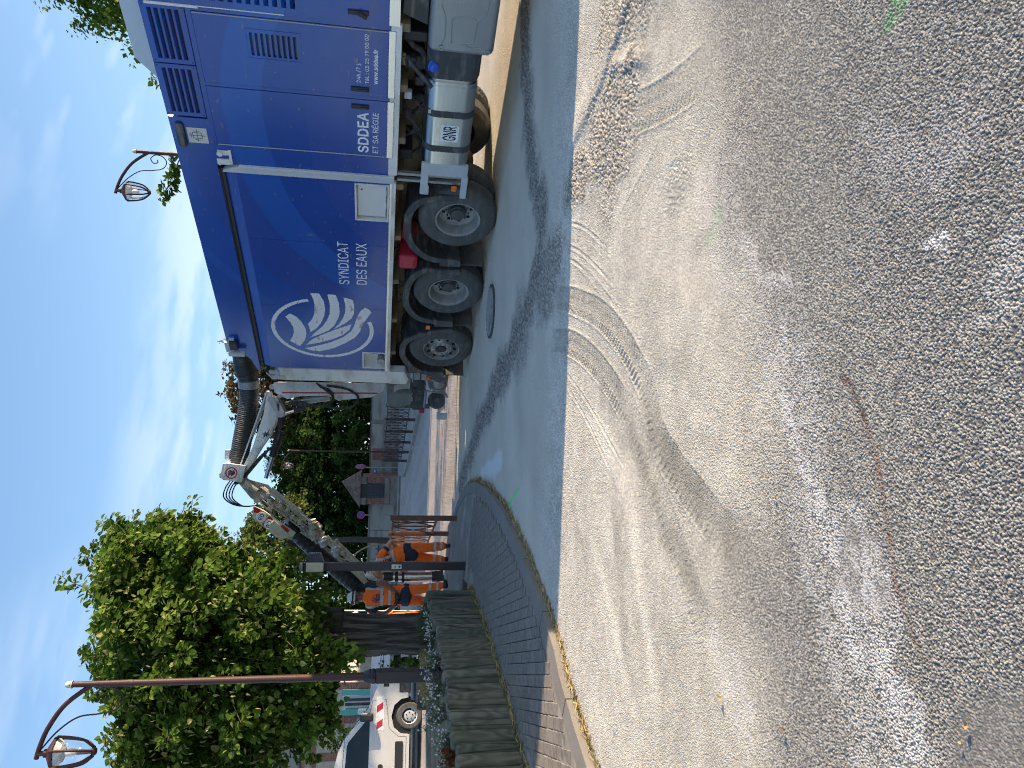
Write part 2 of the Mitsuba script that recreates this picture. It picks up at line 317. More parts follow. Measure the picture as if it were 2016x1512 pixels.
    shade_dust = np.array([.455, .412, .345]) * (.74 + .5 * N2(x * .6 + y * .25, y * .9 - x * .5, 1.6, 41, 5))[:, None]
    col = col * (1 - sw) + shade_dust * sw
    farmix = sst(14.2, 16, y)[:, None]
    lanes = N2(x * 2.2 + y * .75, y * .08, 1.5, 44, 4)
    col = col * (1 - farmix) + np.array([.25, .225, .205]) * (.65 + .75 * lanes)[:, None] * farmix
    cg = (np.array([.40, .37, .32]) * (.35 + .95 * gw)[:, None]) * (.45 + .55 * sst(.1, .6, peb))[:, None]
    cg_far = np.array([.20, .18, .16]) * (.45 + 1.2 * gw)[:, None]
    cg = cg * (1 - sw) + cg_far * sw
    col = col * (1 - gravel_m[:, None]) + cg * gravel_m[:, None]
    col = col * (1 - .38 * (tcol * soft)[:, None])
    # white cement smears, rust line, sprayed green, a dry cement patch
    def stain(line, half, c, k, nz=.5, f=7, seed=50):
        nonlocal col
        line = np.array(line); q = np.flatnonzero((x > line[:, 0].min() - .6) & (x < line[:, 0].max() + .6) & (y > line[:, 1].min() - .6) & (y < line[:, 1].max() + .6))
        if not len(q): return
        d, a, s = seg_dist(P[q], line); n = N2(x[q], y[q], f, seed, 5)
        m = sst(half, half * .35, d + half * nz * 3.2 * (n - .5)) * k
        if nz > .7: m = m * sst(.30, .62, .55 * stone[q] + .65 * N2(x[q], y[q], 45, seed + 1, 2))
        col[q] = col[q] * (1 - m[:, None]) + np.array(c) * m[:, None]
    roughwhite = [.60, .60, .60]
    stain([(.05, 2.62), (-.2, 2.42), (-.42, 2.28), (-.62, 2.14), (-.85, 2.0), (-1.05, 1.9)], .17, roughwhite, .34, 1.5, 5, 51)
    stain([(-.05, 2.58), (-.3, 2.40), (-.52, 2.26), (-.8, 2.12)], .05, [.66, .66, .66], .42, 1.6, 12, 52)
    stain([(-.4, 2.12), (-.75, 1.97), (-.95, 1.85)], .06, [.66, .66, .66], .4, 1.6, 12, 53)
    stain([(.95, 3.3), (.6, 3.0), (.3, 2.75), (.1, 2.7)], .20, [.50, .49, .48], .3, 1.5, 5, 69)
    stain([(-1.08, 3.12), (-1.18, 2.9), (-1.34, 2.75)], .09, [.55, .54, .52], .6, 1.0, 9, 54)
    stain([(.62, 2.95), (.42, 2.78), (.40, 2.6)], .05, roughwhite, .45, 1.2, 14, 55)
    stain([(.42, 1.84), (.40, 1.79)], .03, [.7, .7, .7], .8, .8, 30, 56)
    stain([(.27, 1.62), (.30, 1.5)], .08, roughwhite, .35, 1.4, 16, 57)
    stain([(.72, 1.75), (.62, 1.9), (.8, 2.1)], .10, [.42, .41, .42], .4, 1.2, 9, 58)
    stain([(.05, 2.22), (.03, 2.18), (-.08, 2.11), (-.18, 2.05), (-.29, 2.01), (-.4, 1.98), (-.51, 1.95), (-.61, 1.89), (-.68, 1.83)], .017, [.18, .10, .07], .6, .9, 40, 59)
    stain([(.06, 2.24), (.03, 2.18), (-.08, 2.11)], .015, [.03, .025, .025], .7, .9, 30, 66)
    stain([(1.15, 1.98), (1.12, 2.07)], .03, [.06, .40, .10], .45, 1.2, 24, 60)
    stain([(.80, 3.17), (.70, 3.31)], .07, [.22, .40, .23], .35, .9, 12, 61)
    stain([(-1.13, 8.12), (-1.27, 8.45), (-1.40, 8.78)], .035, [.06, .62, .14], .95, .3, 12, 62)
    stain([(-1.36, 8.2), (-1.2, 8.5), (-1.05, 7.0), (-1.5, 6.2)], .14, [.46, .45, .44], .35, 1.0, 5, 63)
    stain([(-.95, 9.5), (-1.12, 10.2), (-1.32, 11.3)], .17, [.55, .55, .55], .85, .45, 4, 64)
    stain([(.95, 10.46), (1.1, 11.3)], .04, [.2, .2, .2], .2, 1, 5, 65)
    stain([(1.75, 2.35), (1.5, 2.4)], .03, [.45, .2, .17], .3, 1, 14, 67)
    return base_z(x, y) + h, np.clip(col, .01, .9)   # h in metres

ys = [0.25, .6, .9, 1.1, 1.25, 1.33]
while ys[-1] < 15: ys.append(ys[-1] + min(max(.0026, ys[-1] ** 2 / 1500), .10))
while ys[-1] < 900: ys.append(ys[-1] * 1.045)
wide = np.concatenate([np.linspace(.614, 1.2, 130), np.geomspace(1.25, 6, 16)])
cs = np.concatenate([-wide[::-1], np.linspace(-.61, .61, 1040), wide])
ys = np.array(ys); C, Y = np.meshgrid(cs, ys); X = C * Y; X, Yf = X.ravel(), Y.ravel()
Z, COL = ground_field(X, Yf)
nc, nr = len(cs), len(ys)
i, j = np.meshgrid(np.arange(nr - 1), np.arange(nc - 1), indexing='ij'); a = (i * nc + j).ravel()
tri = np.vstack([np.stack([a, a + 1, a + nc + 1], 1), np.stack([a, a + nc + 1, a + nc], 1)])
vcol('m_ground', .93, specular=.25)
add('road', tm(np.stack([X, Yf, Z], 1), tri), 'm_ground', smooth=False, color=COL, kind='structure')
del X, Yf, Z, COL, tri, a, i, j, C, Y
mat('m_under', [.22, .21, .2], .95)
add('ground', tm([(-900, -900, -.09), (900, -900, -.09), (900, 900, -.09), (-900, 900, -.09)], [(0, 1, 2), (0, 2, 3)]), 'm_under', kind='structure')

# ---------------------------------------------------------------- the paved island with kerb stones and small concrete setts
speck('m_pave', [.18, .166, .148], .22, 4, .9, dirt=[.30, .285, .26]); speck('m_joint', [.14, .135, .13], .25, 20, .95)
speck('m_kerbstone', [.17, .158, .145], .2, 5, .9, dirt=[.18, .17, .16])
SETT = ['m_sett_a', 'm_sett_b', 'm_sett_c']
for k, c in zip(SETT, ([.165, .150, .134], [.142, .128, .116], [.188, .168, .15])): speck(k, c, .25, 30, .9, dirt=[.20, .18, .155])
mp = plan(PAVE, 0, 1); top = mp.vertices[:, 2] > .5
pz = pave_z(mp.vertices[:, 0], mp.vertices[:, 1]); mp.vertices[:, 2] = np.where(top, pz - .004, -.05)
pavement = add('pavement', mp, 'm_pave', kind='structure')
ks = np.concatenate([np.arange(0, kline.length - 14, .98)])
def off_pt(s, d):
    p = np.array(kline.interpolate(s).coords[0]); q = np.array(kline.interpolate(min(s + .05, kline.length)).coords[0]); t = (q - p) / np.linalg.norm(q - p); return p + d * np.array([-t[1], t[0]])
for s in ks:
    pts = []
    for u in np.linspace(s + .006, s + .974, 5): pts.append((off_pt(u, -.012), off_pt(u, .15)))
    ring = [p[0] for p in pts] + [p[1] for p in pts][::-1]
    m = plan(Polygon(ring), 0, 1); t = m.vertices[:, 2] > .5; zz = pave_z(m.vertices[:, 0], m.vertices[:, 1])
    m.vertices[:, 2] = np.where(t, zz + .006 + rng.normal(0, .0015), -.05)
    add('kerb_stone', m, 'm_kerbstone', pavement)
region = PAVE.difference(kline.buffer(.21)).intersection(sbox(-4.2, 3.0, 0, 11.6)).difference(Polygon([(-2.8, 11.8), (-2.6, 10.4), (-2.82, 9.5), (-2.9, 8.0), (-3.1, 6.6), (-3.7, 3.0), (-6, 3), (-6, 12)]))
ang = .36; ca, sa = math.cos(ang), math.sin(ang)       # rows run with the street: direction (-sa, ca)
PX, PY = .098, .102
cell = []
for r in range(-70, 70):
    for q in range(20, 150):
        y_ = q * PY + (PY / 2 if r % 2 else 0); x_ = r * PX; cx, cy = x_ * ca - y_ * sa, x_ * sa + y_ * ca
        if -4.2 < cx < -1 and 3 < cy < 11.6 and region.contains(Point(cx, cy)): cell.append((cx, cy))
cell = np.array(cell); cell = cell[np.argsort(np.hypot(cell[:, 0], cell[:, 1]))]
cz = pave_z(cell[:, 0], cell[:, 1])
def sett_mesh():
    w, l = (PX - .007) / 2, (PY - .004) / 2; b = .004; v = []
    for z, k in ((-.03, 0), (.004, 0), (.0075, b)):
        v += [(-w + k, -l + k, z), (w - k, -l + k, z), (w - k, l - k, z), (-w + k, l - k, z)]
    f = [(8, 9, 10), (8, 10, 11)]
    for L in (0, 4):
        for e in range(4): a, b_ = L + e, L + (e + 1) % 4; f += [(a, b_, b_ + 4), (a, b_ + 4, a + 4)]
    return tm(v, f)
sm = sett_mesh(); sett_ply = [ply(sm, k) for k in SETT]; rest = [[], [], []]
for n, ((x, y), z) in enumerate(zip(cell, cz)):
    M = T().translate([float(x), float(y), float(z + rng.normal(-.001, .0018))]).rotate([0, 0, 1], math.degrees(ang) + float(rng.normal(0, .8))).rotate([1, 0, 0], float(rng.normal(0, .5))).rotate([0, 1, 0], float(rng.normal(0, .5)))
    v = rng.integers(3)
    if n < 300: add('paving_sett', {**sett_ply[v], 'to_world': M}, None, pavement)
    else: rest[0].append(moved(sm, np.array(M.matrix, float)))
tag(add('paving_sett_field', rest[0], 'm_sett_a', pavement), kind='stuff')
jl = plan(region.buffer(-.01), 0, .001); jl.vertices[:, 2] = pave_z(jl.vertices[:, 0], jl.vertices[:, 1]) + .0005 + (jl.vertices[:, 2] > .0005) * .001
add('sett_bed', jl, 'm_joint', pavement)
# straw and plant litter along the foot of the kerb and of the log fence
def litter(line, n, width, zf, seed, cols):
    r = np.random.default_rng(seed); L = LineString(line); out, cc = [], []
    for _ in range(n):
        s = r.uniform(0, L.length); p = np.array(L.interpolate(s).coords[0]) + r.normal(0, width, 2) * (.4 + 1.2 * meshkit.noise(np.array([s * 1.7, seed, 0.]))) ; a = r.uniform(0, 2 * PI); l = r.uniform(.02, .09); z = zf(p) + r.uniform(.003, .018)
        d = np.array([math.cos(a), math.sin(a), r.normal(0, .22)]) * l; o = np.array([-math.sin(a), math.cos(a), 0]) * r.uniform(.0012, .0035); q = np.array([p[0], p[1], z])
        out.append((q - d - o, q - d + o, q + d + o, q + d - o, q + [0, 0, .004])); cc.append(np.array(cols[r.integers(len(cols))]) * r.uniform(.7, 1.2))
    v = np.array(out).reshape(-1, 3); k = np.arange(n)[:, None] * 5; f = np.vstack([k + np.array([a]) for a in ((0, 1, 4), (1, 2, 4), (2, 3, 4), (3, 0, 4))])
    return tm(v, f), np.repeat(np.array(cc), 5, 0)
vcol('m_litter', .9)
STRAW = [(.62, .47, .22), (.50, .36, .15), (.34, .25, .12), (.16, .12, .07), (.10, .11, .05)]
kp = [tuple(off_pt(s, -.035)) for s in np.linspace(.3, kline.length - 17.5, 60)]
m, c = litter(kp, 2600, .022, lambda p: float(base_z(p[0], p[1])), 3, STRAW)
add('straw', m, 'm_litter', color=np.clip(c, 0, 1), kind='stuff', label='dry straw and plant litter lying along the foot of the pavement kerb', category='litter')
# ---------------------------------------------------------------- the suction truck; its own frame: x forward, y inward from the near side, z up
TO = np.array([2.22, 10.60, 0.0]); TA = np.array([.5515, -.8342, 0.]); TN = np.array([.8342, .5515, 0.])
TM = np.eye(4); TM[:3, 0], TM[:3, 1], TM[:3, 3] = TA, TN, TO
truck = thing('suction_truck', 'large blue suction excavator truck with white wave emblem parked across the dusty road', 'truck')
def tk(name, mesh, bsdf, parent=None, smooth=False, **kw): return add(name, mesh, bsdf, parent or truck, smooth, TM, **kw)

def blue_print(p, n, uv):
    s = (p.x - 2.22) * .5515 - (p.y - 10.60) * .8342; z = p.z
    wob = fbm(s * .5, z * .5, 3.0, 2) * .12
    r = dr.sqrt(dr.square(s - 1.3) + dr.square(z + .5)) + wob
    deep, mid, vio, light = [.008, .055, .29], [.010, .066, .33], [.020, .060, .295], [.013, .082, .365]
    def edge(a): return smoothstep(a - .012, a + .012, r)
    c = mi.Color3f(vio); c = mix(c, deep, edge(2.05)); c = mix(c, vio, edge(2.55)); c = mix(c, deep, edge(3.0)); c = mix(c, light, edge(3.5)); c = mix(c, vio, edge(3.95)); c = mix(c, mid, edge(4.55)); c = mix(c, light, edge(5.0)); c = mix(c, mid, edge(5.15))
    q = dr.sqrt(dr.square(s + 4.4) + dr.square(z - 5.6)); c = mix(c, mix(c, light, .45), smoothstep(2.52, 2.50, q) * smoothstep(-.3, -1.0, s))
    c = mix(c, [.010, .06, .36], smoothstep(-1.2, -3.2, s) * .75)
    dirt = smoothstep(.55, .8, fbm(s * 2.3, z * 6, 4.0, 4)) * smoothstep(2.6, 1.4, z)
    c = mix(c, [.12, .12, .16], dirt * .25)
    scr = smoothstep(.80, .83, fbm(s * 11, z * 25, 9.0, 3))
    return mix(c, [.2, .17, .14], scr * .5)
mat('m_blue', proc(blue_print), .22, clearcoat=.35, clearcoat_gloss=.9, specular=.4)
mat('m_seam', [.008, .012, .04], .7)

mat('m_meshback', [.06, .048, .035], .8); mat('m_housing', [.42, .50, .58], .25)
# core, so that seams and slots are dark and deep
tk('body_core', bx(-3.70, 3.32, .15, 2.45, 1.46, 3.96), 'm_gap')
# rear container side with its two recesses; the facet above leans inward
HATCH, TAP = R2(-.09, .55, 1.49, 1.915), R2(-3.655, -3.20, 1.43, 1.85)
seams = unary_union([LineString([(-.585, 1.50), (-.585, 3.40)]).buffer(.0022), LineString([(-2.02, 1.50), (-2.02, 3.40)]).buffer(.0022)])
side = R2(-3.735, .605, 1.475, 3.385).difference(unary_union([HATCH, TAP, seams]))
cont = tk('container_side', prism(side, 0, .05), 'm_blue')
f = tm([(-3.735, 0, 3.385), (.605, 0, 3.385), (.605, .055, 3.53), (-3.735, .055, 3.53), (-3.735, .2, 3.385), (.605, .2, 3.385), (.605, .2, 3.53), (-3.735, .2, 3.53)], [(0, 1, 2), (0, 2, 3), (4, 0, 3), (4, 3, 7), (1, 5, 6), (1, 6, 2), (3, 2, 6), (3, 6, 7)])
tk('top_facet', f, 'm_blue', cont)
rv = [lathe([(0, 0), (.007, 0), (.006, .003), (0, .004)], 8, 'y') for _ in range(1)][0]
tk('rivet_row', [moved(rv, shift(s, 0, z)) for s in (-.55, -.62, -1.98, -2.06) for z in np.arange(1.6, 3.4, .22)], 'm_seam', cont)
tk('gutter', [bx(-3.74, .62, .03, .08, 3.53, 3.585), bx(-3.76, .62, .012, .05, 3.575, 3.588)], 'm_black')
lid = Polygon([(1.372, 3.59), (1.372, 4.035), (-3.27, 4.035), (-3.30, 3.93), (-3.40, 3.80), (-3.55, 3.70), (-3.72, 3.67), (-3.86, 3.63), (-3.87, 3.59)])
lidk = tk('container_lid', [prism(lid, .0, .06), bx(-3.2, 1.37, .06, 2.46, 3.985, 4.03)], 'm_blue')
# louvred strip above the doors
for a, b in ((1.40, 2.07), (2.085, 2.765)):
    slots = [R2(a + .05, b - .05, z, z + .045) for z in np.linspace(3.66, 3.925, 5)]
    lp = tk('louvre_panel', prism(R2(a, b, 3.602, 4.035).difference(unary_union(slots)), -.004, .022), 'm_blue')
    for z in np.linspace(3.66, 3.925, 5):
        tk('slat', moved(bx(a + .045, b - .045, 0, .036, -.004, .004), shift(0, .0, z + .052) @ rot([1, 0, 0], -.75)), 'm_blue', lp)
    tk('mesh_backing', bx(a + .03, b - .03, .042, .05, 3.63, 4.0), 'm_meshback', lp)
    tk('screw_set', [moved(rv, shift(s, -.004, z)) for s in (a + .025, b - .025) for z in (3.625, 4.01)], 'm_gap', lp)
tk('marker_lamp', [moved(rb(.955, 1.30, -.045, .0, 3.885, 3.98, .03), np.eye(4)), bx(1.0, 1.16, -.052, -.044, 3.90, 3.93)], 'm_plastic')
pl = tk('lifting_plate', bx(1.015, 1.235, -.004, .0, 3.635, 3.86), 'm_platemetal')
dia = [LineString([(1.125, 3.66), (1.125, 3.84)]), LineString([(1.04, 3.75), (1.21, 3.75)]), R2(1.085, 1.165, 3.70, 3.80).exterior, LineString([(1.06, 3.72), (1.06, 3.78)]), LineString([(1.19, 3.72), (1.19, 3.78)]), LineString([(1.09, 3.82), (1.16, 3.82)])]
tk('lifting_diagram', prism(unary_union([d.buffer(.0028) for d in dia]), -.006, -.0042), 'm_ink', pl)
tk('roof_housing', [prism(Polygon([(1.62, 4.035), (1.95, 4.30), (3.35, 4.30), (3.35, 4.035)]), .22, 2.3)], 'm_housing')
# corner post with its hinge block
tk('hinge_block', [bx(.72, .94, -.01, .06, 3.40, 3.43), bx(.72, .80, -.02, .05, 3.43, 3.58), bx(.86, .93, -.01, .04, 3.43, 3.56), moved(lathe([(0, -.04), (.035, -.04), (.035, .04), (0, .04)], 16, 'y'), shift(.895, 0, 3.53)), sphere((.73, -.02, 3.55), .02, 1)], 'm_white')
tk('corner_post', [prism(Polygon([(.612, 1.42), (.712, 1.42), (.712, 3.33), (.66, 3.50), (.612, 3.54)]), -.03, .04)], 'm_lightgrey')
tk('post_trim', bx(.712, .722, -.035, .04, 1.42, 3.33), 'm_white')
# doors: frame with openings, doors set in with a shadow gap
DOORS = [(1.012, 1.832), (1.888, 2.722)]
frame = R2(.722, 2.792, 1.50, 3.594).difference(unary_union([R2(a - .006, b + .006, 1.44, 3.54) for a, b in DOORS]))
tk('door_frame', prism(frame, 0, .06), 'm_blue')
VENT = [R2(2.275, 2.545, z, z + .034) for z in np.linspace(2.502, 2.952, 9)]
for (a, b), ven in zip(DOORS, (None, VENT)):
    shape = R2(a, b, 1.525, 3.535)
    if ven: shape = shape.difference(unary_union(ven))
    dk = tk('door', prism(shape, -.006, .028), 'm_blue')
    tk('door_foot', prism(R2(a, b, 1.452, 1.522), -.006, .028), 'm_alu', dk)
    tk('piano_hinge', tube([(b - .012 if ven else a + .012, -.006, 1.53), (b - .012 if ven else a + .012, -.006, 3.53)], .007, 6), 'm_greymetal', dk)
    hs = a + .09 if ven else b - .09
    tk('handle', [rb(hs - .026, hs + .026, -.028, -.002, 1.735, 1.94, .008), rb(hs - .016, hs + .012, -.042, -.024, 1.75, 1.86 if ven else 1.83, .006)], 'm_black', dk)
    if ven:
        tk('vent_surround', [prism(R2(2.235, 2.59, 2.452, 3.028).difference(R2(2.247, 2.578, 2.464, 3.016)), -.011, -.004)], 'm_blue', dk)
        for z in np.linspace(2.502, 2.952, 9): tk('slat', moved(bx(2.27, 2.55, 0, .022, -.003, .003), shift(0, -.004, z + .036) @ rot([1, 0, 0], -.7)), 'm_blue', dk)
        tk('vent_backing', bx(2.26, 2.56, .03, .036, 2.48, 3.0), 'm_frame', dk)
SL3 = [R2(2.875, 3.22, z, z + .05) for z in np.linspace(2.48, 3.36, 11)]
d3 = tk('door', prism(R2(2.80, 3.32, 1.525, 3.97).difference(unary_union(SL3)), -.03, .028), 'm_blue')
for z in np.linspace(2.48, 3.36, 11): tk('slat', moved(bx(2.87, 3.225, 0, .06, -.004, .004), shift(0, -.028, z + .055) @ rot([1, 0, 0], -.7)), 'm_blue', d3)
tk('door_foot', prism(R2(2.80, 3.32, 1.41, 1.522), -.03, .028), 'm_alu', d3)
tk('handle', [rb(2.895, 2.94, -.055, -.026, 1.735, 1.95, .008), moved(rb(-.02, .02, -.03, 0, -.05, .05, .008), shift(2.90, -.045, 1.80) @ rot([0, 1, 0], .5)), sphere((2.93, -.058, 1.81), .013, 1)], 'm_black', d3)
tk('edge_strip', [bx(2.792, 2.802, -.034, .02, 2.6, 3.97), bx(2.775, 2.80, -.04, .0, 3.45, 3.97)], 'm_white', d3)
# bottom rails
tk('side_rail', [rb(-3.75, .61, -.006, .05, 1.392, 1.472, .006)], 'm_whitepaint')
tk('side_rail', [rb(.73, 2.80, -.004, .05, 1.385, 1.448, .006)] + [bx(a, b, -.003, .05, 1.44, 1.5) for a, b in ((.73, 1.005), (1.836, 1.882), (2.726, 2.795))], 'm_whitepaint')
tk('rail_strip', [bx(-3.745, .60, -.009, -.004, 1.448, 1.474)], 'm_alu')
tk('bolt_row', [moved(rv, shift(s, -.008, 1.432)) for s in np.arange(-3.6, .55, .46)], 'm_greymetal')
# recessed hatches
def recess(name, q, depth):
    a, b_, c, d = q.bounds; w = .012
    k = tk(name, [prism(R2(a - .01, c + .01, b_ - .01, d + .01).difference(R2(a + w, c - w, b_ + w, d - w)), -.008, depth), bx(a, c, depth - .005, depth, b_, d)], 'm_whitepaint'); return k
hk = recess('hatch_recess', HATCH, .10)
tk('hatch_flap', [rb(-.06, .52, .045, .06, 1.51, 1.89, .01)], 'm_white', hk); tk('key_lock', [moved(lathe([(0, 0), (.012, 0), (.012, .01), (0, .01)], 4, 'y'), shift(.42, .045, 1.835) @ rot([0, 1, 0], .78))], 'm_ink', hk)
tk('flap_hinge', [tube([(-.03, .04, 1.515), (.10, .04, 1.515)], .009, 8), tube([(.2, .04, 1.515), (.33, .04, 1.515)], .009, 8), tube([(.42, .04, 1.515), (.50, .04, 1.515)], .009, 8)], 'm_greymetal', hk)
ok_ = recess('outlet_recess', TAP, .13)
tk('tap', [moved(lathe([(0, -.07), (.045, -.07), (.06, -.05), (.06, -.03), (.048, -.03), (.048, .02), (.066, .03), (.066, .10), (0, .10)], 20, 'y'), shift(-3.40, .04, 1.545) @ rot([0, 0, 1], .15)), rb(-3.40, -3.30, -.02, .02, 1.54, 1.555, .005)], 'm_greymetal', ok_); tk('tap_plate', bx(-3.40, -3.35, .115, .122, 1.61, 1.72), 'm_ink', ok_)

# emblem: an open ring and a hand of waves
ring = []
for a in np.linspace(math.radians(14), math.radians(289), 60): ring.append((-2.600 + .748 * math.cos(a), 2.478 + .775 * math.sin(a)))
marks = [LineString(ring).buffer(.031, cap_style=2)]
for q in ([(-1.707, 2.623), (-1.699, 2.493), (-1.878, 2.432), (-2.058, 2.419), (-2.229, 2.439), (-2.441, 2.502), (-2.589, 2.584), (-2.693, 2.685), (-2.596, 2.685), (-2.474, 2.707), (-2.346, 2.632), (-2.172, 2.584), (-1.971, 2.575), (-1.825, 2.59)],
          [(-1.712, 2.37), (-1.718, 2.244), (-1.909, 2.206), (-2.109, 2.197), (-2.281, 2.223), (-2.479, 2.293), (-2.629, 2.395), (-2.729, 2.528), (-2.832, 2.687), (-2.718, 2.623), (-2.547, 2.497), (-2.364, 2.404), (-2.188, 2.355), (-1.986, 2.342), (-1.823, 2.355)],
          [(-1.773, 2.129), (-1.785, 2.075), (-1.827, 1.988), (-1.991, 1.973), (-2.16, 1.98), (-2.284, 2.024), (-2.376, 2.09), (-2.49, 2.198), (-2.587, 2.308), (-2.456, 2.229), (-2.311, 2.161), (-2.136, 2.115), (-1.968, 2.106)],
          [(-2.441, 2.023), (-2.587, 2.063), (-2.722, 2.163), (-2.843, 2.318), (-2.951, 2.518), (-3.044, 2.772), (-2.906, 2.677), (-2.786, 2.552), (-2.664, 2.375), (-2.543, 2.2)],
          [(-1.995, 1.808), (-2.025, 1.76), (-2.095, 1.708), (-2.248, 1.771), (-2.392, 1.836), (-2.611, 1.891), (-2.782, 1.969), (-2.942, 2.125), (-3.109, 2.328), (-3.213, 2.553), (-3.208, 2.663), (-3.141, 2.801), (-3.07, 2.611), (-2.96, 2.388), (-2.796, 2.165), (-2.621, 2.031), (-2.438, 1.974), (-2.225, 1.929), (-2.084, 1.875)],
          [(-2.227, 2.963), (-2.308, 3.041), (-2.425, 2.99), (-2.544, 2.948), (-2.686, 2.938), (-2.834, 2.971), (-2.948, 3.023), (-3.018, 2.954), (-3.088, 2.873), (-2.913, 2.785), (-2.745, 2.748), (-2.601, 2.753), (-2.428, 2.804), (-2.296, 2.876)]):
    marks.append(Polygon(q).buffer(.012, join_style=1).buffer(-.012))
EMBLEM = marks
def letter_fn(p, n, uv):
    t = smoothstep(.66, .74, fbm(p.x * 3 - p.y * 4, p.z * 16, 2.0, 4))
    return mix([.72, .73, .77], [.33, .21, .12], t * .7)
mat('m_emblem', proc(letter_fn), .4)
tk('emblem', prism(unary_union(marks), -.003, -.0005), 'm_emblem', label='white ring around a hand of waves')
FACE = np.array([[1, 0, 0, 0], [0, 0, -1, 0], [0, 1, 0, 0], [0, 0, 0, 1.]])
def sign(s, h, x, y, z, wide, bold=False, parent=None, m='m_letter', d=.0015): tk('lettering', moved(text(s, h, d, bold, wide), shift(x, y, z) @ FACE), m, parent)
sign('SYNDICAT', .150, -1.462, -.0012, 2.035, .908, False); sign('DES EAUX', .150, -1.457, -.0012, 1.776, .888, False)
sign('SDDEA', .122, 1.065, -.0072, 1.748, .588, True); sign('ET SA RÉGIE', .066, 1.068, -.0072, 1.628, .592)
sign('24h./7 j.', .042, 2.052, -.0072, 1.832, .252); sign('Tél. : 03 25 79 00 00', .044, 2.052, -.0072, 1.736, .605); sign('www.sddea.fr', .046, 2.054, -.0072, 1.640, .437, True)

# ---- chassis
tk('chassis_beam', [bx(-4.1, 3.4, .82, .90, 1.04, 1.34), bx(-4.1, 3.4, .80, .92, 1.33, 1.35), bx(-4.1, 3.4, .80, .92, 1.03, 1.05), bx(-4.1, 3.4, 1.6, 1.68, 1.02, 1.34)], 'm_frame')
tk('sub_frame', [bx(-4.2, 3.3, .5, 2.0, 1.352, 1.455)] + [bx(s, s + .09, .05, 2.4, 1.30, 1.40) for s in (-3.3, -2.4, -1.45, -.5, .45, 1.2, 1.95, 2.7)], 'm_frame')
tk('gearbox', [rb(1.0, 2.1, .9, 1.6, .62, 1.05, .08), rb(2.2, 3.3, .85, 1.65, .5, 1.3, .1), tube([(-3, 1.25, .7), (1.1, 1.25, .8)], .07, 10)], 'm_black')
tk('axle', [tube([(s, .3, .54), (s, 2.2, .54)], .11, 12) for s in (-3.05, -1.545, 0.)] + [sphere((s, 1.25, .54), .26, 2) for s in (-1.545, 0.)], 'm_black')
tk('air_tank', [tube([(-2.6, .62, 1.0), (-1.9, .62, 1.0)], .12, 14), tube([(-1.1, .62, 1.05), (-.5, .62, 1.05)], .11, 14)], 'm_black')
r = np.random.default_rng(8)
hoses = []
for k in range(16):
    a = np.array([r.uniform(.8, 2.6), r.uniform(.35, .8), r.uniform(1.05, 1.34)]); b = a + [r.uniform(-.8, .8), r.uniform(-.1, .1), r.uniform(-.18, .05)]
    hoses.append(tube(spline([a, (a + b) / 2 + [0, -.03, -r.uniform(.04, .2)], b], 7), r.uniform(.009, .02), 6))
for k in range(10):
    a = np.array([r.uniform(-3.6, .3), r.uniform(.3, .6), r.uniform(1.2, 1.36)]); b = a + [r.uniform(-.6, .6), 0, r.uniform(-.1, .05)]
    hoses.append(tube(spline([a, (a + b) / 2 + [0, 0, -r.uniform(.05, .15)], b], 6), r.uniform(.008, .018), 6))
hoses.append(tube(spline([(2.50, .3, 1.35), (2.42, .25, 1.25), (2.38, .2, 1.15), (2.2, .18, 1.1)], 7), .035, 8))
for k in range(4): hoses.append(tube(spline([(1.62 - .03 * k, .3, 1.33), (1.50, .25, 1.24 + .03 * k), (1.30, .25, 1.20 - .02 * k), (1.15, .3, 1.27), (1.05, .4, 1.35)], 7), .012, 6))
each('hose', hoses, 'm_rubber', truck, False, TM)
each('bracket', [rb(2.15, 2.32, .2, .5, 1.12, 1.36, .02), rb(1.9, 2.02, .25, .6, 1.10, 1.22, .02), rb(2.5, 2.62, .2, .6, 1.1, 1.38, .02), rb(1.5, 1.58, .5, .8, .9, 1.3, .01), rb(.75, .9, .3, .8, 1.2, 1.36, .01), rb(2.28, 2.36, .1, .2, 1.22, 1.29, .01)], 'm_black', truck, False, TM)
wl = tk('work_lamp', [rb(1.80, 1.90, .12, .2, 1.245, 1.335, .012)], 'm_lightgrey'); tk('work_lamp_lens', [sphere((1.85 + a, .118, 1.29 + b), .014, 1, (1, .5, 1)) for a in (-.025, .025) for b in (-.025, .025)], 'm_chrome', wl)
tk('drain_pipe', [tube([(2.29, .1, 1.27), (2.12, -.06, 1.03)], [.030, .024], 12), tube([(2.33, .16, 1.33), (2.28, .09, 1.26)], .04, 10)], 'm_plastic')
yk = tk('warning_plate', bx(2.25, 2.40, .12, .13, 1.335, 1.375), 'm_frame'); tk('warning_sign', moved(lathe([(0, 0), (.014, 0), (.014, .002), (0, .002)], 3, 'y'), shift(2.36, .118, 1.355)), 'm_ink', yk)

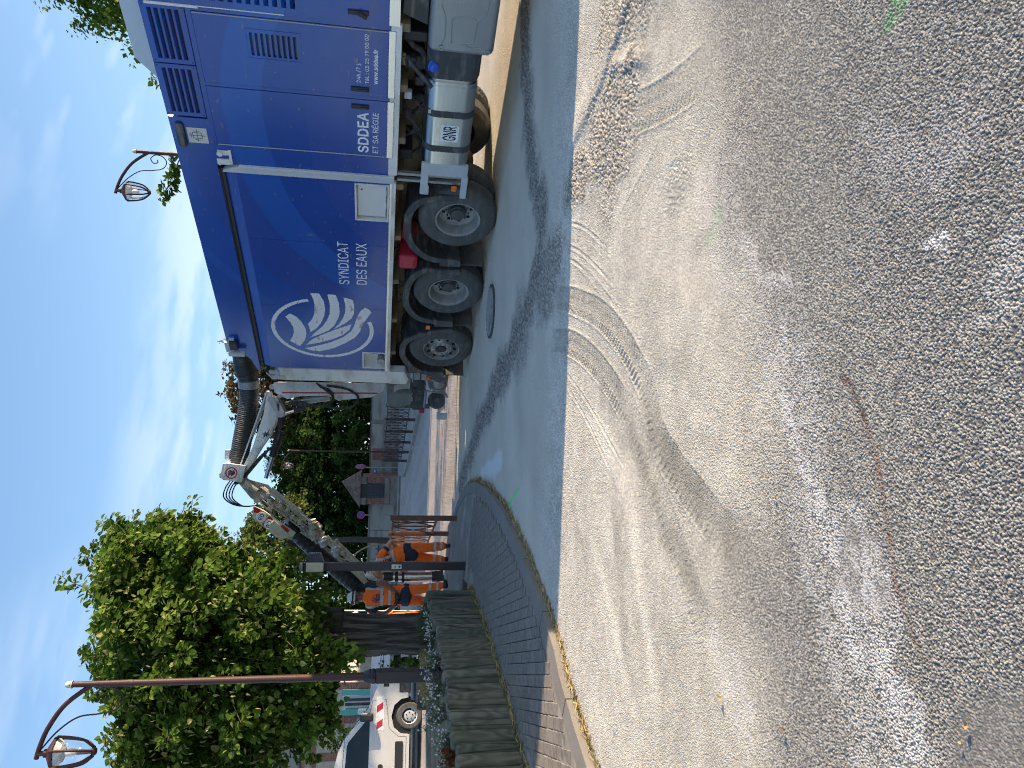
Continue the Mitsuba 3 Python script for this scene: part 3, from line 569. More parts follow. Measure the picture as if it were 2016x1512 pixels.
# ---- tanks between the axles
def rounded(a, b, c, d, r): return R2(a + r, c - r, b + r, d - r).buffer(r, quad_segs=6)
def along(poly, s0, s1):
    """A polygon in (y, z) extruded along x."""
    m = trimesh.creation.extrude_polygon(poly, s1 - s0, engine='earcut'); v = m.vertices; m.vertices = np.stack([v[:, 2] + s0, v[:, 0], v[:, 1]], 1); return m
tq = rounded(-.02, .50, .62, 1.085, .13)
ft = tk('fuel_tank', [along(tq.buffer(-.006), .955, 2.165), along(tq, .97, 2.12), along(tq.buffer(-.03), .94, 2.19)], 'm_alu', smooth=35)
for a in (1.19, 1.70):
    tk('tank_strap', along(tq.buffer(.008).difference(tq.buffer(-.002)), a, a + .085), 'm_plastic', ft)
tk('fuel_tank', along(rounded(2.0, .46, 2.48, 1.085, .12), .9, 3.4), 'm_greymetal', smooth=35)
st = tk('sticker', rb(1.350, 1.592, -.026, -.0215, .665, .885, .002), 'm_letter', ft)
tk('lettering', moved(text('GNR', .15, .0012, True, .205), shift(1.368, -.0262, .70) @ FACE), 'm_ink', ft)
tk('tank_label', bx(1.735, 1.785, -.012, -.006, 1.0, 1.05), 'm_cream', ft)
aq = rounded(.0, .505, .60, 1.09, .11)
ad = tk('additive_tank', [along(aq, 2.20, 2.66), along(aq.buffer(.012), 2.24, 2.62)], 'm_plastic', smooth=35)
tk('filler_cap', [moved(lathe([(0, 0), (.055, 0), (.055, .05), (.04, .06), (0, .06)], 8, 'y'), shift(2.355, .01, 1.035) @ rot([1, 0, 0], .5)), moved(lathe([(0, 0), (.075, 0), (.07, .012), (0, .012)], 20, 'y'), shift(2.352, .02, 1.025) @ rot([1, 0, 0], .5))], 'm_capblue', ad)
# battery cover with pressed ribs
bt = tk('battery_box', [rb(2.545, 3.40, -.035, .55, .385, 1.10, .06)], 'm_cover', smooth=25)
ribs = [[(2.62, 1.0), (2.72, .94), (2.95, .94), (3.1, .99)], [(2.70, .62), (2.95, .60)], [(2.70, .62), (2.68, .82), (2.71, .86), (2.95, .87)], [(2.66, .52), (2.645, .62), (2.69, .78), (2.66, .90)], [(2.95, .60), (3.05, .52), (3.2, .5)], [(2.95, .87), (3.0, .80), (3.0, .68), (2.95, .60)]]
tk('pressed_rib', [tube([(a, -.034, b) for a, b in spline(q, 5)], .0075, 6) for q in ribs], 'm_cover', bt, smooth=40)
tk('fixing', [moved(lathe([(.012, .0), (.02, .0), (.028, -.006), (.03, -.012), (.012, -.012)], 16, 'y'), shift(2.615, -.036, z) @ rot([1, 0, 0], PI)) for z in (.455, .965)] + [moved(lathe([(0, 0), (.014, 0), (.014, .006), (0, .006)], 6, 'y'), shift(2.615, -.036, z)) for z in (.455, .965)], 'm_greymetal', bt)
tk('inner_step', [prism(Polygon([(2.6, 1.12), (2.78, 1.12), (2.88, 1.38), (3.4, 1.38), (3.4, 1.12)]), .1, .9)], 'm_plastic')
# side guard bracket
tk('guard_bracket', [rb(.585, .99, -.03, .02, .985, 1.085, .008), rb(.80, .99, -.03, .02, .49, 1.0, .008), rb(.44, .80, -.03, .02, .475, .56, .008), rb(.47, .60, -.03, .02, .97, 1.085, .008)], 'm_lightgrey')
tk('guard_rail', [bx(.62, .66, .03, .08, .5, 1.38), bx(.72, .76, .03, .08, .5, 1.38)] + [bx(.625, .655, .026, .034, z, z + .05) for z in np.arange(.55, 1.3, .11)], 'm_greymetal')
def amber(s, z): tk('side_marker', [rb(s - .045, s + .045, -.035, -.012, z - .036, z + .036, .012), bx(s - .012, s + .012, -.037, -.034, z - .02, z + .02)], 'm_amber')
amber(.60, .645); amber(-2.405, .80)
tk('extinguisher_box', [rb(-1.05, -.78, .0, .4, 1.045, 1.315, .04), rb(-1.0, -.83, -.012, .02, 1.09, 1.27, .02)], 'm_red')
tk('extinguisher_box', rb(-.72, -.5, .25, .5, 1.06, 1.3, .05), 'm_red')

# ---- wheels
def wheel_tyre(R, w, y0):
    """Lathe with a lug pattern: blocks on the shoulders, grooves round the tread."""
    n = 192; prof = [(R * .555, .03), (R * .60, .0), (R * .72, -.012), (R * .85, -.006), (R * .93, .012), (R * .972, .035), (R, .06), (R, .12), (R * .985, .125), (R * .985, .14), (R, .145), (R, w - .145), (R * .985, w - .14), (R * .985, w - .125), (R, w - .12), (R, w - .06), (R * .972, w - .035), (R * .9, w), (R * .6, w), (R * .555, w - .03)]
    prof = np.array(prof); g = np.arange(n) * 2 * PI / n; v = []
    for k, a in enumerate(g):
        rr = prof[:, 0].copy(); cut = (k % 4 == 0)
        if cut: rr[5:8] -= .008; rr[14:17] -= .008
        if (k + 2) % 4 == 0: rr[10:12] -= .012
        aa = a + np.where(prof[:, 1] > w / 2, .02, 0)
        v.append(np.stack([rr * np.cos(aa), prof[:, 1] + y0, rr * np.sin(aa)], 1))
    v = np.array(v).reshape(-1, 3); m = len(prof); i, j = np.meshgrid(np.arange(n), np.arange(m - 1), indexing='ij'); a, b = i * m + j, ((i + 1) % n) * m + j
    return tm(v, np.vstack([np.stack([a, a + 1, b + 1], -1).reshape(-1, 3), np.stack([a, b + 1, b], -1).reshape(-1, 3)])[:, ::-1])
def ring_holes(n, rad, r, y, depth, sides=14):
    return [moved(lathe([(0, 0), (r, 0), (r, depth), (0, depth)], sides, 'y'), shift(rad * math.cos(a), y, rad * math.sin(a))) for a in np.arange(n) * 2 * PI / n + .2]
def wheel(s, kind, y, R=.538, flip=False):
    F = shift(s, y, R) @ (np.diag([1, -1, 1, 1.]) if flip else np.eye(4))
    def mv(m): return moved(m if not isinstance(m, list) else cat(m), F)
    w = tk('wheel', mv(wheel_tyre(R, .31, 0)), 'm_tyre', smooth=28)
    if kind == 'dual':
        tk('rim', mv(lathe([(.312, .0), (.318, .012), (.292, .014), (.276, .035), (.268, .12), (.262, .185), (.235, .205), (.20, .212), (.14, .215), (.10, .215), (.10, .24), (.318, .24), (.318, .03)], 48, 'y').copy().apply_transform(np.diag([1, -1, 1, 1.]))), 'm_rim', w, smooth=35)
        tk('rim_holes', mv(ring_holes(8, .192, .024, .208, .004)), 'm_gap', w)
        tk('hub', mv([lathe([(.0, .10), (.07, .10), (.095, .112), (.10, .14), (.115, .15), (.115, .20), (.135, .205), (.135, .215), (0, .215)], 28, 'y').copy().apply_transform(np.diag([1, -1, 1, 1.]))] + ring_holes(10, .155, .014, .19, .02, 6)), 'm_plastic', w, smooth=30)
        tk('inner_tyre', mv(moved(lathe([(.3, .36), (R * .9, .35), (R * .97, .39), (R, .43), (R, .6), (R * .9, .66), (.3, .66)], 48, 'y'), np.diag([1, -1, 1, 1.]))), 'm_tyre', w)
    else:
        tk('rim', mv(lathe([(.312, .0), (.318, .012), (.292, .014), (.282, .05), (.262, .085), (.215, .075), (.185, .045), (.175, .02), (.105, .018), (.095, .03), (.0, .05), (0, .24), (.318, .24), (.318, .03)], 48, 'y').copy().apply_transform(np.diag([1, -1, 1, 1.]))), 'm_steelrim', w, smooth=35)
        tk('rim_holes', mv(ring_holes(10, .232, .025, .062, .02)), 'm_gap', w)
        tk('wheel_nuts', mv(ring_holes(10, .142, .017, .018, .022, 6)), 'm_chrome', w)
        tk('hub', mv(lathe([(0, .005), (.07, .005), (.085, .015), (.088, .03), (0, .03)], 24, 'y').copy().apply_transform(np.diag([1, -1, 1, 1.]))), 'm_black', w, smooth=30)
for s, kind in ((0.0, 'dual'), (-1.545, 'dual'), (-3.05, 'single'), (4.45, 'single')):
    wheel(s, kind, .0); wheel(s, kind, 2.5, flip=True)
# ---- mudguards and flaps
for pts in ([(.43, .46), (.41, .74), (.34, 1.02), (.21, 1.15), (.016, 1.215), (-.267, 1.22), (-.50, 1.15), (-.70, 1.00), (-.80, .80), (-.83, .44)],
            [(-1.045, .42), (-1.05, .70), (-1.06, .94), (-1.25, 1.11), (-1.506, 1.175), (-1.798, 1.18), (-2.03, 1.10), (-2.20, .95), (-2.27, .72), (-2.29, .42)],
            [(-2.49, .40), (-2.55, .70), (-2.69, .98), (-2.82, 1.12), (-2.974, 1.185), (-3.247, 1.18), (-3.50, 1.07), (-3.68, .92), (-3.75, .72), (-3.76, .45)]):
    p = spline(pts, 5); g = LineString(p)
    band = g.buffer(.022, cap_style=2); lip = g.buffer(.05, cap_style=2)
    mk = tk('mudguard', [prism(band, .02, .62), prism(lip, -.012, .03)], 'm_plastic', smooth=30)
    e = pts[-1]
    tk('mud_flap', [rb(e[0] - .10, e[0] - .078, .03, .62, .075, .62, .006)], 'm_rubber', mk)
    each('guard_stay', [bx(pts[0][0] - .05, pts[0][0] + .02, -.016, .12, pts[0][1] - .02, pts[0][1] + .26), bx(e[0] - .09, e[0] + .02, -.014, .1, e[1] - .02, e[1] + .28)], 'm_plastic', mk, False, TM)
    mk2 = tk('mudguard', [moved(prism(band, .02, .62), shift(0, 1.86, 0))], 'm_plastic', smooth=30)
# ---- cab
cabp = Polygon([(3.42, .55), (3.42, 3.68), (3.6, 3.78), (4.9, 3.72), (5.28, 3.1), (5.47, 1.9), (5.5, .5), (5.05, .5), (4.95, .85), (4.45, 1.12), (3.95, .85), (3.85, .55)])
cab = tk('cab', prism(cabp, .0, 2.5), 'm_whitepaint')
tk('cab_window', [prism(Polygon([(4.0, 1.75), (4.0, 2.7), (5.0, 2.7), (5.25, 1.75)]), -.006, .0), prism(Polygon([(4.0, 1.75), (4.0, 2.7), (5.0, 2.7), (5.25, 1.75)]), 2.5, 2.506)], 'm_darkglass', cab)
tk('windscreen', bx(5.30, 5.49, .12, 2.38, 1.75, 2.7), 'm_darkglass', cab)

# ---- the rear: frame column, platform, lights
tk('rear_column', [rb(-4.17, -3.79, .02, .16, 1.19, 3.30, .015), prism(Polygon([(-3.79, 1.385), (-3.79, 1.12), (-4.02, 1.05), (-4.17, 1.10), (-4.17, 1.385)]), .015, .16)], 'm_whitepaint')
tk('column_cap', [rb(-4.1, -3.85, .0, .12, 3.30, 3.36, .01), bx(-4.12, -4.02, .0, .05, 3.2, 3.44), bx(-3.95, -3.88, .0, .04, 3.28, 3.46), tube([(-3.95, .03, 3.5), (-4.05, .0, 3.42)], .025, 8)], 'm_lightgrey')
tk('tail_valve', [tube(spline([(-3.76, .1, 3.5), (-3.84, .06, 3.47), (-3.93, .05, 3.50)], 5), .03, 8), sphere((-3.93, .04, 3.46), .045, 1)], 'm_gap')
tk('rear_light_bracket', [rb(-3.09, -2.93, -.05, .02, 3.90, 3.99, .01), rb(-3.30, -3.22, -.12, -.05, 3.76, 4.02, .012), bx(-3.26, -3.0, -.06, -.03, 3.93, 4.06)], 'm_lightgrey')
tk('rear_lamp', [rb(-3.16, -2.95, -.10, -.03, 3.85, 3.985, .02)], 'm_black')
tk('rear_frame', [bx(-4.15, -4.05, .16, 2.4, 1.1, 1.38), bx(-4.0, -3.78, .15, .30, .9, 1.1), rb(-3.75, -3.55, .3, .8, .85, 1.1, .03)], 'm_plastic')
# ---------------------------------------------------------------- the folding boom on the truck's tail; built in the upright plane it moves in (world x, z), about y = 15
def bm(name, mesh, bsdf, parent=None, smooth=False, **kw): return add(name, mesh, bsdf, parent or truck, smooth, **kw)
YB = 15.0
def pr(pts, a, b): return prism(Polygon(pts), YB + a, YB + b)
def pin(x, z, r, a, b, n=18): return moved(lathe([(0, -b), (r, -b), (r, -a), (0, -a)], n, 'y'), shift(x, YB, z))
def ram(p, q, r, k=.55, y=0.0):
    p, q = np.array([p[0], YB + y, p[1]]), np.array([q[0], YB + y, q[1]]); m = p + (q - p) * k
    return [tube([p, m], r, 14)], [tube([m, q], r * .55, 12)]
# mast with its red stripe
mast = bm('boom_mast', [pr([(-.115, 3.52), (-.07, 1.46), (-.22, 1.50), (-.34, 1.72), (-.40, 2.20), (-.41, 2.36), (-.33, 2.50), (-.36, 3.05), (-.42, 3.26), (-.30, 3.50)], -.13, -.08), pr([(-.10, 3.45), (-.07, 1.46), (-.22, 1.50), (-.30, 1.75), (-.28, 3.3)], -.08, .12), pr([(-.115, 3.52), (-.07, 1.46), (-.22, 1.50), (-.34, 1.72), (-.40, 2.20), (-.41, 2.36), (-.33, 2.50), (-.36, 3.05), (-.42, 3.26), (-.30, 3.50)], .12, .17)], 'm_whitepaint')
bm('red_stripe', pr([(-.285, 3.36), (-.245, 1.60), (-.275, 1.60), (-.315, 3.36)], -.133, -.1302), 'm_redpaint', mast)
bm('mast_pin', [pin(-.37, 2.31, .055, -.15, .2), pin(-.37, 2.31, .03, -.165, .2)], 'm_greymetal', mast)
bm('bolt_row', [pin(-.19, z, .012, -.14, -.12, 8) for z in (3.2, 3.05, 2.9, 2.55, 1.7)] + [pin(-.36, 3.4, .04, -.15, .2), pin(-.2, 3.55, .05, -.12, .1)], 'm_greymetal', mast)
bm('mast_base', [bx(-.25, .1, YB - .3, YB + .4, 1.30, 1.47), bx(-.22, .3, YB - .35, YB + .4, 1.0, 1.30)], 'm_greymetal')
v = []
tp = [(.05, 1.44), (-.45, 1.43), (-.50, 1.38), (-.52, 1.20), (-.46, .98), (-.1, .95), (.05, .98)]
tarp = pr(tp, -.35, .35).subdivide().subdivide().subdivide(); q = tarp.vertices
tarp.vertices = q + np.stack([.05 * (meshkit.fbm(q * [7, 3, 2.2], 4, 3) - .5), .16 * (meshkit.fbm(q * [9, 2, 2.0], 4, 4) - .5), .05 * (meshkit.fbm(q * 5, 3, 5) - .5)], 1)
bm('tarpaulin', tarp, 'm_tarp', smooth=50, label='grey plastic sheet hanging over the truck tail')
# tail: bumper, drum, small reel, steel stowage
tail = bm('tail_frame', [bx(-.55, .35, YB - .28, YB - .2, .72, .94), bx(-.52, -.44, YB - .3, YB + .8, .62, 1.36), bx(-.1, .15, YB - .36, YB - .3, .78, .95)] + [bar((-.05 - k * .12, YB - .3, .98), (-.05 - k * .12, YB - .3, .70), .035) for k in range(4)], 'm_plastic')
bm('valve_block', [rb(.02, .16, YB - .55, YB - .4, .82 - .14 * k, .94 - .14 * k, .012) for k in range(2)] + [bx(.05, .12, YB - .555, YB - .55, .85 - .14 * k, .87 - .14 * k) for k in range(2)], 'm_lightgrey', tail)
bm('drum', [moved(lathe([(0, -.12), (.17, -.12), (.19, -.10), (.19, .2), (.17, .22), (0, .22)], 32, 'y'), shift(.02, YB - .35, .48) @ rot([0, 0, 1], .55)), moved(lathe([(.12, 0), (.15, 0), (.15, .02), (.12, .02)], 24, 'y'), shift(-.05, YB - .55, .48) @ rot([0, 0, 1], .55))], 'm_greymetal', tail, smooth=30)
bm('guide_wheel', [moved(lathe([(.06, -.04), (.10, -.04), (.105, -.05), (.16, -.05), (.17, -.03), (.17, .03), (.16, .05), (.105, .05), (.10, .04), (.06, .04)], 28, 'y'), shift(-.36, YB - .2, .48) @ rot([0, 0, 1], .3)), moved(lathe([(0, -.05), (.05, -.05), (.06, -.03), (.06, .05), (0, .05)], 14, 'y'), shift(-.36, YB - .2, .48))], 'm_plastic', tail)
bm('wheel_fork', [tube(spline([(-.18, YB - .3, .72), (-.2, YB - .32, .55), (-.22, YB - .3, .34), (-.3, YB - .28, .28)], 5), .02, 8), tube([(-.2, YB - .3, .7), (-.5, YB - .3, .72)], .025, 8)], 'm_greymetal', tail)
bm('tow_bar', [bx(-.75, .2, YB + .2, YB + .3, .28, .42), bx(-.74, -.6, YB + .12, YB + .38, .24, .44)], 'm_lightgrey', tail)
bm('side_marker', rb(.02, .10, YB - .60, YB - .55, .63, .71, .012), 'm_amber', tail)
bm('tail_light', [rb(-.62, -.50, YB - .1, YB + .2, .70, .80, .01)], 'm_red', tail)
# first arm
arm = bm('boom_arm', [pr([(-.29, 3.58), (-.55, 3.50), (-.66, 3.42), (-.82, 3.44), (-1.10, 3.54), (-1.34, 3.70), (-1.66, 3.87), (-1.80, 3.95), (-1.85, 4.10), (-1.70, 4.02), (-1.34, 3.86), (-.72, 3.68), (-.30, 3.63)], -.14, .14), bar((-.28, YB, 3.63), (-1.86, YB, 4.12), .32, .025)], 'm_whitepaint')
bm('arm_plate', [pr([(-.55, 3.55), (-.66, 3.44), (-.9, 3.47), (-1.34, 3.73), (-1.34, 3.81), (-.75, 3.66)], -.155, -.14)] , 'm_whitepaint', arm)
bm('bolt_row', [pin(x, z, .009, -.162, -.15, 8) for x, z in ((-.62, 3.55), (-.72, 3.59), (-.62, 3.50), (-.98, 3.60), (-1.2, 3.7), (-1.2, 3.76))], 'm_greymetal', arm)
star = [LineString([(-1.085 + .04 * math.cos(a), 3.62 + .055 * math.sin(a)), (-1.085 - .04 * math.cos(a), 3.62 - .055 * math.sin(a))]).buffer(.012) for a in (.3, 1.35, 2.4)] + [LineString([(-1.0, 3.56), (-1.16, 3.67)]).buffer(.006)]
bm('plate_mark', prism(unary_union(star), YB - .1575, YB - .1555), 'm_ink', arm)
bm('arm_joint', [pin(-.43, 3.54, .06, -.2, .2), pin(-.70, 3.37, .065, -.2, .2), pr([(-.36, 3.58), (-.44, 3.62), (-.62, 3.50), (-.78, 3.40), (-.74, 3.30), (-.64, 3.31), (-.40, 3.44)], -.18, -.145), pr([(-.36, 3.58), (-.44, 3.62), (-.62, 3.50), (-.78, 3.40), (-.74, 3.30), (-.64, 3.31), (-.40, 3.44)], .145, .18)], 'm_greymetal')
a, b = ram((-.37, 2.5), (-.50, 3.3), .065, .6); bm('lift_cylinder', a, 'm_greymetal'); bm('piston_rod', b, 'm_chrome')
a, b = ram((-.58, 2.93), (-.70, 3.34), .05, .5, -.1); bm('lift_cylinder', a, 'm_black'); bm('piston_rod', b, 'm_chrome')
hs = [tube(spline([(-.10 - .02 * k, YB - .15 - .02 * k, 2.74 - .02 * k), (-.22, YB - .2, 2.58 - .02 * k), (-.36, YB - .22, 2.42), (-.47 - .015 * k, YB - .2, 2.46 + .02 * k), (-.53, YB - .19, 2.75), (-.53 + .02 * k, YB - .18, 3.05), (-.50, YB - .15, 3.28)], 7), .016, 7) for k in range(5)]
hs.append(tube(spline([(-.14, YB - .16, 2.55), (-.19, YB - .2, 2.2), (-.31, YB - .22, 1.98), (-.46, YB - .22, 1.99), (-.55, YB - .22, 2.15), (-.56, YB - .2, 2.42), (-.5, YB - .2, 2.6)], 8), .022, 8))
hs += [tube(spline([(-.45, YB - .17, 3.4 + .02 * k), (-.8, YB - .18, 3.40 - .01 * k), (-1.05, YB - .2, 3.36), (-1.25, YB - .18, 3.45), (-1.5, YB - .17, 3.66 + .02 * k), (-1.85, YB - .16, 3.93 + .02 * k), (-2.02, YB - .16, 4.10 + .02 * k)], 7), .012, 6) for k in range(4)]
hs += [tube(spline([(-1.93, YB - .1, 4.22 - .05 * k), (-2.10, YB - .12, 4.32 - .05 * k), (-2.27, YB - .12, 4.34 - .05 * k), (-2.40, YB - .1, 4.18 - .04 * k), (-2.44, YB - .08, 3.95), (-2.42, YB - .05, 3.72)], 7), .012, 6) for k in range(4)]
hs += [tube(spline([(-.95, YB - .1, 3.55), (-1.12, YB - .1, 3.37), (-1.3, YB - .1, 3.36), (-1.45, YB - .1, 3.5)], 6), .01, 6)]
each('hydraulic_hose', hs, 'm_rubber', truck, True)
a, b = ram((-1.02, 3.38), (-1.92, 3.62), .07, .55); bm('lift_cylinder', a, 'm_black'); bm('piston_rod', b, 'm_chrome')
# suction hose: ribbed, from the lid along the arm to the head box
hp = spline([(.95, YB - .35, 3.98), (.65, YB - .3, 4.06), (.30, YB - .22, 4.07), (-.04, YB - .12, 3.98), (-.44, YB - .02, 3.97), (-.76, YB, 4.00), (-1.10, YB, 4.05), (-1.42, YB, 4.095), (-1.66, YB, 4.11)], 40)
L = np.concatenate([[0], np.cumsum(np.linalg.norm(np.diff(hp, axis=0), axis=1))]); u = np.linspace(0, L[-1], 420); hp = np.stack([np.interp(u, L, hp[:, k]) for k in range(3)], 1)
rr = .174 + .0055 * np.cos(u / .036 * 2 * PI) * (u > .75) + .003 * np.cos(u / .12 * 2 * PI) * (u <= .75) - .012 * sst(2.2, 2.75, u)
sh = bm('suction_hose', tube(hp, rr, 30), 'm_hose', smooth=40, label='thick ribbed black suction hose along the boom')
cf = (np.abs(u - 1.16) < .075); cf2 = (np.abs(u - .86) < .1)
bm('hose_sleeve', tube(hp[cf], .190, 30), 'm_greymetal', sh, smooth=40); bm('hose_sleeve', tube(hp[cf2], .186, 30), 'm_black', sh, smooth=40)
# head box with its no-hands sign
hb = bm('head_box', [prism(Polygon([(-1.625, 4.30), (-1.665, 3.95), (-1.97, 4.01), (-1.93, 4.35)]), YB - .24, YB + .24), pr([(-1.64, 4.30), (-1.92, 4.35), (-1.90, 4.41), (-1.83, 4.42), (-1.81, 4.39), (-1.64, 4.36)], -.2, .2), bx(-1.58, -1.40, YB - .06, YB + .06, 4.28, 4.36), tube([(-1.48, YB + .2, 3.93), (-1.62, YB + .2, 3.92)], .10, 16)], 'm_whitepaint', label='white box at the boom head with a no hands sign')
bm('sign_ring', prism(unary_union([Point(-1.80, 4.20).buffer(.108).difference(Point(-1.80, 4.20).buffer(.086)), LineString([(-1.865, 4.26), (-1.735, 4.14)]).buffer(.010)]), YB - .2455, YB - .243), 'm_redpaint', hb)
bm('sign_hand', prism(unary_union([Point(-1.80, 4.175).buffer(.04)] + [LineString([(-1.80 + .6 * dx, 4.17), (-1.80 + dx, 4.17 + dz)]).buffer(.010) for dx, dz in ((-.055, .03), (-.033, .075), (-.008, .083), (.02, .078), (.045, .06))]), YB - .2425, YB - .2405), 'm_ink', hb)
# elbow and the second arm going down to the nozzle
bm('elbow_links', [tube([(-2.00, YB - .15, 3.98), (-2.14, YB - .15, 3.74)], [.075, .055], 14), tube([(-2.17, YB - .12, 3.78), (-2.27, YB - .12, 3.62)], [.07, .06], 14), pr([(-1.86, 4.08), (-1.99, 4.10), (-2.28, 3.86), (-2.36, 3.70), (-2.27, 3.66), (-2.06, 3.80)], -.12, -.06), pr([(-1.86, 4.08), (-1.99, 4.10), (-2.28, 3.86), (-2.36, 3.70), (-2.27, 3.66), (-2.06, 3.80)], .06, .12), pin(-1.92, 4.05, .07, -.2, .2), pin(-2.30, 3.74, .06, -.2, .2), pr([(-1.95, 3.95), (-2.05, 3.58), (-2.15, 3.5), (-2.3, 3.6), (-2.2, 3.8)], -.05, .05)], 'm_boomdirty', smooth=25)
plate = Polygon([(-2.12, 3.92), (-2.44, 3.66), (-2.70, 3.33), (-3.03, 2.84), (-3.10, 2.72), (-3.02, 2.64), (-2.84, 2.80), (-2.56, 3.16), (-2.26, 3.52)]).difference(unary_union([LineString([(-2.52, 3.40), (-2.62, 3.27)]).buffer(.045), LineString([(-2.74, 3.10), (-2.84, 2.96)]).buffer(.042), Point(-2.38, 3.60).buffer(.05), Point(-2.25, 3.70).buffer(.04)]))
arm2 = bm('boom_arm', [prism(plate.buffer(-.03), YB - .13, YB - .10), prism(plate.buffer(-.03), YB + .10, YB + .13), bar((-2.16, YB, 3.86), (-2.62, YB, 3.44), .2, .02)], 'm_boomdirty', label='dusty beige lower boom arm')
bm('arm_ribs', [pr([(-2.22, 3.72), (-2.30, 3.60), (-2.62, 3.20), (-2.55, 3.12), (-2.26, 3.48)], -.15, -.13), tube([(-2.30, YB - .17, 3.52), (-2.78, YB - .17, 2.86)], .022, 8), tube([(-2.36, YB - .16, 3.56), (-2.85, YB - .16, 2.90)], .016, 8)] + [rb(x - .04, x + .04, YB - .19, YB - .12, z - .03, z + .03, .01) for x, z in ((-2.42, 3.36), (-2.58, 3.12), (-2.70, 2.97))], 'm_boomdirty', arm2)
a, b = ram((-2.10, 3.50), (-2.80, 2.62), .052, .62, -.20); bm('lift_cylinder', a, 'm_boomdirty'); bm('piston_rod', b, 'm_chrome')
bm('lower_joint', [tube([(-2.68, YB - .1, 2.74), (-2.98, YB - .1, 2.72)], .075, 14), sphere((-2.80, YB - .1, 2.68), .10, 2), tube([(-2.82, YB - .12, 2.70), (-2.96, YB - .12, 2.66)], .085, 14), tube([(-2.90, YB - .13, 2.56), (-3.10, YB - .1, 2.60)], .07, 14), rb(-2.92, -2.78, YB - .2, YB - .06, 2.56, 2.66, .02), pin(-2.84, 2.60, .04, -.22, .1)], 'm_boomdirty', smooth=30)
arm3 = bm('boom_tip', [prism(Polygon([(-2.86, 2.74), (-3.10, 2.72), (-3.56, 2.14), (-3.98, 1.72), (-3.86, 1.62), (-3.40, 1.92), (-3.02, 2.42)]).buffer(-.035).difference(unary_union([LineString([(-3.12, 2.56), (-3.24, 2.40)]).buffer(.04), LineString([(-3.38, 2.20), (-3.52, 2.04)]).buffer(.035)])), YB - .10, YB + .10)], 'm_boomdirty')
r = np.random.default_rng(4)
bm('tip_fittings', [tube(spline([(-2.94, YB - .14, 2.55), (-3.10, YB - .16, 2.42), (-3.16, YB - .15, 2.34), (-3.3, YB - .14, 2.16)], 5), .028, 8), rb(-3.22, -3.10, YB - .18, YB - .08, 2.26, 2.36, .02), rb(-3.34, -3.26, YB - .18, YB - .1, 2.10, 2.2, .02), tube(spline([(-3.16, YB - .16, 2.30), (-3.36, YB - .17, 2.24), (-3.42, YB - .16, 2.02), (-3.30, YB - .16, 1.90), (-3.2, YB - .1, 1.72), (-3.18, YB, 1.55)], 7), .014, 6), bar((-3.05, YB - .12, 2.30), (-3.70, YB - .12, 1.62), .04), tube([(-3.20, YB - .13, 2.20), (-3.72, YB - .13, 1.60)], .024, 8)] + [sphere((r.uniform(-3.25, -3.05), YB - .15, r.uniform(2.25, 2.5)), .03, 1) for _ in range(6)], 'm_boomdirty')
each('tie_rope', [tube(spline([(-3.05 - .05 * k, YB - .16, 2.50 - .06 * k), (-3.0, YB - .18, 2.40), (-2.96 - .02 * k, YB - .17, 2.45 + .04 * k), (-3.08, YB - .15, 2.36)], 5), .008, 5) for k in range(5)], 'm_cream', truck)
hp = spline([(-2.75, YB + .18, 3.22), (-3.05, YB + .18, 2.98), (-3.40, YB + .16, 2.60), (-3.75, YB + .12, 2.18), (-3.98, YB + .06, 1.86), (-3.93, YB, 1.55)], 30)
L = np.concatenate([[0], np.cumsum(np.linalg.norm(np.diff(hp, axis=0), axis=1))]); u = np.linspace(0, L[-1], 200); hp = np.stack([np.interp(u, L, hp[:, k]) for k in range(3)], 1)
bm('suction_hose', tube(hp, .15 + .008 * np.cos(u / .036 * 2 * PI), 24), 'm_hose', smooth=40)
nz = bm('suction_nozzle', [tube([(-3.79, YB - .02, 1.45), (-3.80, YB - .02, 1.02)], .085, 24), tube([(-3.80, YB - .02, 1.0), (-3.80, YB - .02, .75), (-3.79, YB - .02, .42)], [.10, .098, .095], 24)], 'm_alu', smooth=40, label='bare steel suction nozzle held between two workers')
bm('nozzle_clamp', [tube([(-3.80, YB - .02, 1.03), (-3.80, YB - .02, .985)], .105, 24), tube([(-3.79, YB - .02, 1.38), (-3.79, YB - .02, 1.20)], .089, 24), tube([(-3.79, YB - .02, 1.16), (-3.79, YB - .02, 1.10)], .098, 24)], 'm_black', nz, smooth=40)
bm('nozzle_end', tube([(-3.79, YB - .02, .45), (-3.785, YB - .02, .30), (-3.77, YB - .02, .22)], [.10, .104, .10], 24), 'm_rubber', nz, smooth=40)
rr2 = np.random.default_rng(12)
for k in range(9):
    t0 = .08 + .1 * k; x, z = -2.12 - 1.0 * t0, 3.62 - 1.15 * t0; o = rr2.uniform(-.03, .10)
    bm('arm_fitting', [rb(x - .05, x + .03, YB - .27, YB - .14, z + o - .03, z + o + .04, .01), tube([(x, YB - .26, z + o), (x - .10, YB - .24, z + o - .07)], .02, 8)], 'm_boomdirty' if k % 3 else 'm_greymetal', arm2)
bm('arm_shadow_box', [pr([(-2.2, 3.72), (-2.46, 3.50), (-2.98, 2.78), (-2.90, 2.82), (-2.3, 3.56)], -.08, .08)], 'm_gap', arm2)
for k in range(3): bm('hydraulic_hose', tube(spline([(-2.06, YB - .2, 3.62 + .03 * k), (-2.25 - .02 * k, YB - .28, 3.34), (-2.50, YB - .25, 3.08 - .03 * k), (-2.72, YB - .22, 2.82)], 7), .013, 6), 'm_boomdirty', arm2, True)
